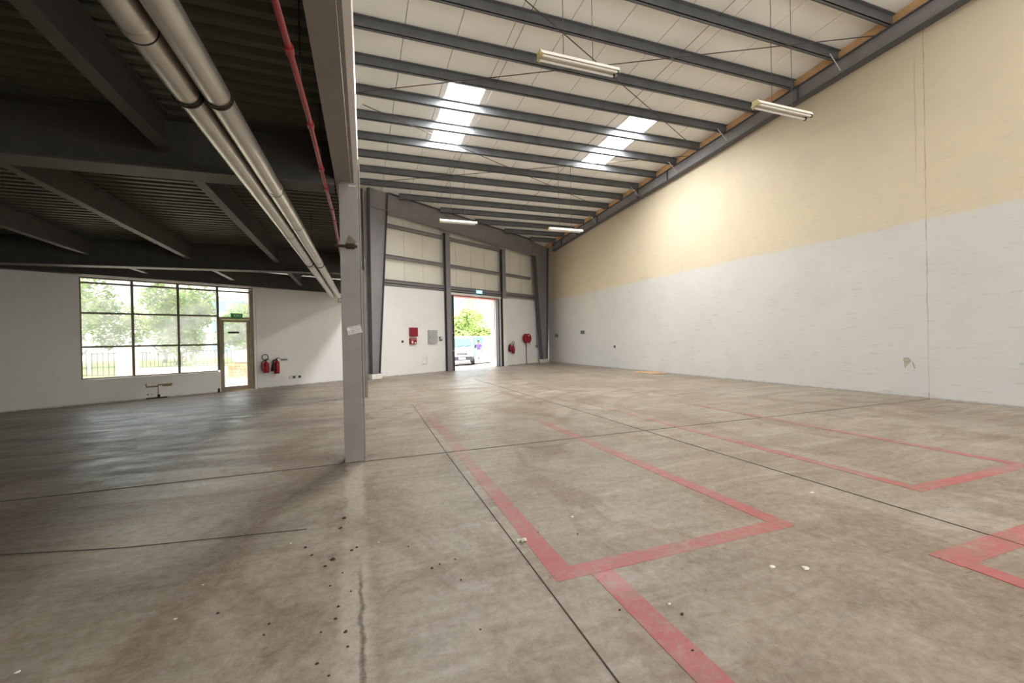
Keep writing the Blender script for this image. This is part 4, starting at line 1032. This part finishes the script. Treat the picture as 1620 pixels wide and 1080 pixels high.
# ------------------------------------------------------------------ the man
def skin_mesh(name, nodes, edges, mat, parent, root, sub=2):
    keys = list(nodes); idx = {k: i for i, k in enumerate(keys)}
    me = bpy.data.meshes.new(name); me.from_pydata([nodes[k][0] for k in keys], [(idx[a], idx[b]) for a, b in edges], []); me.update()
    o = bpy.data.objects.new(name, me); COL.objects.link(o)
    o.modifiers.new('Skin', 'SKIN')
    if not me.skin_vertices: me.skin_vertices.new()
    for k in keys:
        sv = me.skin_vertices[0].data[idx[k]]; r_ = nodes[k][1]
        sv.radius = r_ if isinstance(r_, tuple) else (r_, r_); sv.use_root = (k == root)
    o.modifiers.new('Sub', 'SUBSURF').levels = sub
    dg = bpy.context.evaluated_depsgraph_get(); dg.update()
    nm = bpy.data.meshes.new_from_object(o.evaluated_get(dg))
    o.modifiers.clear(); o.data = nm; bpy.data.meshes.remove(me)
    nm.materials.clear(); nm.materials.append(mat); nm.polygons.foreach_set('use_smooth', [True]*len(nm.polygons))
    o.parent = parent; return o
man = thing('person', 'person in a purple shirt and pale trousers walking past the van', 'person', (8.88, 31.87, -.3), R(-30))
B = {'pel': ((0,0,.90), (.13,.10)), 'bel': ((0,-.01,1.02), (.125,.095)), 'che': ((0,-.01,1.24), (.15,.10)), 'sho': ((0,0,1.37), (.10,.07)), 'nec': ((0,0,1.43), .05), 'jaw': ((0,-.02,1.49), (.055,.065)),
     'hed': ((0,-.01,1.57), (.075,.09)), 'cro': ((0,0,1.64), (.06,.07))}
Ed = [('pel','bel'), ('bel','che'), ('che','sho'), ('sho','nec'), ('nec','jaw'), ('jaw','hed'), ('hed','cro')]
for s_, nm, fy, kz in ((-1, 'l', .20, 0), (1, 'r', -.16, 0)):
    B['hip'+nm] = ((s_*.09, 0, .84), .085); B['kne'+nm] = ((s_*.12, fy*.5-.03, .47), .058); B['ank'+nm] = ((s_*.15, fy, .09), .042)
    B['hee'+nm] = ((s_*.15, fy-.03, .045), .04); B['toe'+nm] = ((s_*.16, fy-.19, .035), (.04, .028))
    Ed += [('pel','hip'+nm), ('hip'+nm,'kne'+nm), ('kne'+nm,'ank'+nm), ('ank'+nm,'hee'+nm), ('hee'+nm,'toe'+nm)]
    B['sh'+nm] = ((s_*.18, 0, 1.34), .055); B['elb'+nm] = ((s_*.25, .04*-s_, 1.08), .042); B['wri'+nm] = ((s_*.26, -.12-.04*s_, .88), .027); B['pal'+nm] = ((s_*.262, -.15-.04*s_, .81), (.02,.035))
    Ed += [('sho','sh'+nm), ('sh'+nm,'elb'+nm), ('elb'+nm,'wri'+nm), ('wri'+nm,'pal'+nm)]
    for i in range(4):
        B['fa%d%s' % (i, nm)] = ((s_*.262, -.18-.04*s_+.02*i, .765), .0095); B['fb%d%s' % (i, nm)] = ((s_*.25, -.175-.04*s_+.02*i, .735+.006*abs(i-1)), .008)
        Ed += [('pal'+nm, 'fa%d%s' % (i, nm)), ('fa%d%s' % (i, nm), 'fb%d%s' % (i, nm))]
    B['th'+nm] = ((s_*.245, -.20-.04*s_, .80), .010); B['tt'+nm] = ((s_*.24, -.215-.04*s_, .77), .009); Ed += [('wri'+nm, 'th'+nm), ('th'+nm, 'tt'+nm)]
body = skin_mesh('body', B, Ed, MT['skin'], man, 'pel')
body['label'] = 'brown skin'
g = lambda k, dr=0.012: (B[k][0], tuple(x+dr for x in B[k][1]) if isinstance(B[k][1], tuple) else B[k][1]+dr)
sh = {'a': ((0,0,.88), (.15,.12)), 'bel': g('bel', .022), 'che': g('che', .018), 'sho': ((0,0,1.36), (.10,.075)), 'col': ((0,0,1.415), .062)}
se = [('a','bel'), ('bel','che'), ('che','sho'), ('sho','col')]
for nm, s_ in (('l', -1), ('r', 1)):
    sh['sh'+nm] = g('sh'+nm, .014); e0, w0 = Vector(B['sh'+nm][0]), Vector(B['elb'+nm][0]); sh['el'+nm] = (tuple(e0.lerp(w0, .85)), .058); se += [('sho','sh'+nm), ('sh'+nm,'el'+nm)]
skin_mesh('shirt', sh, se, MT['purple'], man, 'bel')
tr = {'pel': ((0,0,.91), (.145,.115))}; te = []
for nm in 'lr':
    tr['hip'+nm] = g('hip'+nm, .016); tr['kne'+nm] = g('kne'+nm, .024); tr['ank'+nm] = (B['ank'+nm][0], .062); te += [('pel','hip'+nm), ('hip'+nm,'kne'+nm), ('kne'+nm,'ank'+nm)]
skin_mesh('trousers', tr, te, MT['trouser'], man, 'pel')
for nm in 'lr':
    skin_mesh('shoe', {'a': ((B['hee'+nm][0][0], B['hee'+nm][0][1]+.01, .05), .048), 'b': ((B['toe'+nm][0][0], B['toe'+nm][0][1], .042), (.05, .036))}, [('a','b')], MT['shoe'], man, 'a')
m = MB(); m.lathe([(.086, 1.555), (.096, 1.60), (.088, 1.66), (.055, 1.695), (.01, 1.70)], 18, Matrix.Translation((0, .018, 0))); m.build('hair', MT['hair'], man, smooth=True)
m = MB(); m.lathe([(.004, -.018), (.014, 0), (.009, .02)], 8, Matrix.Translation((0, -.106, 1.545))); m.build('nose', MT['skin'], man, smooth=True)
for sx in (-1, 1):
    m = MB(); m.lathe([(.004, -.007), (.011, 0), (.004, .007)], 8, Matrix.Translation((sx*.03, -.094, 1.572))); m.build('eye', MT['black'], man, smooth=True)
    m = MB(); m.lathe([(.006, -.03), (.016, 0), (.008, .03)], 8, Matrix.Translation((sx*.083, .0, 1.56))); m.build('ear', MT['skin'], man, smooth=True)
m = MB(); m.box(-.024, .024, -.094, -.082, 1.498, 1.505); m.build('mouth', MT['redext'], man)

# ------------------------------------------------------------------ light
w = bpy.data.worlds.new('World'); S.world = w; w.use_nodes = True
nt = w.node_tree; bg = nt.nodes['Background']
sky = nt.nodes.new('ShaderNodeTexSky'); sky.sky_type = 'NISHITA'; sky.sun_disc = False; sky.sun_elevation = R(72); sky.sun_rotation = R(200); sky.dust_density = 4.; sky.air_density = 1.2
nt.links.new(mixc(nt, .65, sky.outputs[0], (2.2, 2.2, 2.15)), bg.inputs[0]); bg.inputs[1].default_value = 1.25
sun = bpy.data.lights.new('Sun', 'SUN'); sun.energy = 9.0; sun.angle = R(.6); sun.color = (1, .95, .86)
so = bpy.data.objects.new('Sun', sun); COL.objects.link(so)
to_sun = (OUT*.10 - E*.16 + Vector((0, 0, 1))).normalized()
so.rotation_euler = to_sun.to_track_quat('Z', 'Y').to_euler()
def area(name, loc, sx, sy, power, direction, col=(1,1,1), portal=False):
    l = bpy.data.lights.new(name, 'AREA'); l.shape = 'RECTANGLE'; l.size = sx; l.size_y = sy; l.energy = power; l.color = col
    o = bpy.data.objects.new(name, l); COL.objects.link(o); o.location = loc
    o.rotation_euler = (-Vector(direction)).to_track_quat('Z', 'Y').to_euler()
    if portal: l.cycles.is_portal = True
    return o
SKY_P = {0: 430, 1: 310}
for i, (a, b, y0, y1) in enumerate(ALLSKY):
    yc = (y0+y1)/2
    o = area('Rooflight', ((a+b)/2, yc, roofz(yc)+.015), b-a-.02, y1-y0-.02, SKY_P.get(i, 55), (0, 0, -1), (.97, .99, 1.))  # lamps for the two seen rooflights and the added unseen ones
    o.rotation_euler = (-math.atan(.062), 0, 0)
area('RearDoor', (5.4, YB-.1, 2.4), 5.9, 4.7, 330, (0, 1, .5), (.97, .99, 1.))  # added unseen fill light, tilted up to brighten the roof
area('DoorPortal', WP(6.35, -.5, 1.75), 3.3, 3.5, 1, tuple(-OUT), portal=True).rotation_euler = (-OUT).to_track_quat('-Z', 'Y').to_euler()
area('WindowPortal', WP(-5.25, -.3, 1.7), 4.0, 2.9, 1, tuple(-OUT), portal=True).rotation_euler = (-OUT).to_track_quat('-Z', 'Y').to_euler()

# ------------------------------------------------------------------ camera
F = 680.; yaw = math.atan2(248, F); roll = .0215; pitch = math.atan2(-3, F)
f = Vector((math.sin(yaw)*math.cos(pitch), math.cos(yaw)*math.cos(pitch), math.sin(pitch)))
r = Vector((math.cos(yaw), -math.sin(yaw), 0)); u = r.cross(f)
r2 = r*math.cos(roll) - u*math.sin(roll); u2 = r*math.sin(roll) + u*math.cos(roll)
cam = bpy.data.cameras.new('Camera'); cam.sensor_width = 36.; cam.lens = F/1620*36.; cam.clip_end = 400; cam.clip_start = .05
co = bpy.data.objects.new('Camera', cam); COL.objects.link(co)
co.matrix_world = Matrix(((r2.x, u2.x, -f.x, 0), (r2.y, u2.y, -f.y, 0), (r2.z, u2.z, -f.z, H), (0, 0, 0, 1)))
S.camera = co
S.view_settings.view_transform = 'Standard'; S.view_settings.look = 'None'; S.view_settings.gamma = 1.; S.view_settings.use_curve_mapping = False
S.view_settings.exposure = 0.44
cy = S.cycles; cy.use_denoising = True; cy.max_bounces = 10; cy.diffuse_bounces = 6; cy.transparent_max_bounces = 16; cy.caustics_reflective = False; cy.caustics_refractive = False
cy.sample_clamp_indirect = 8.
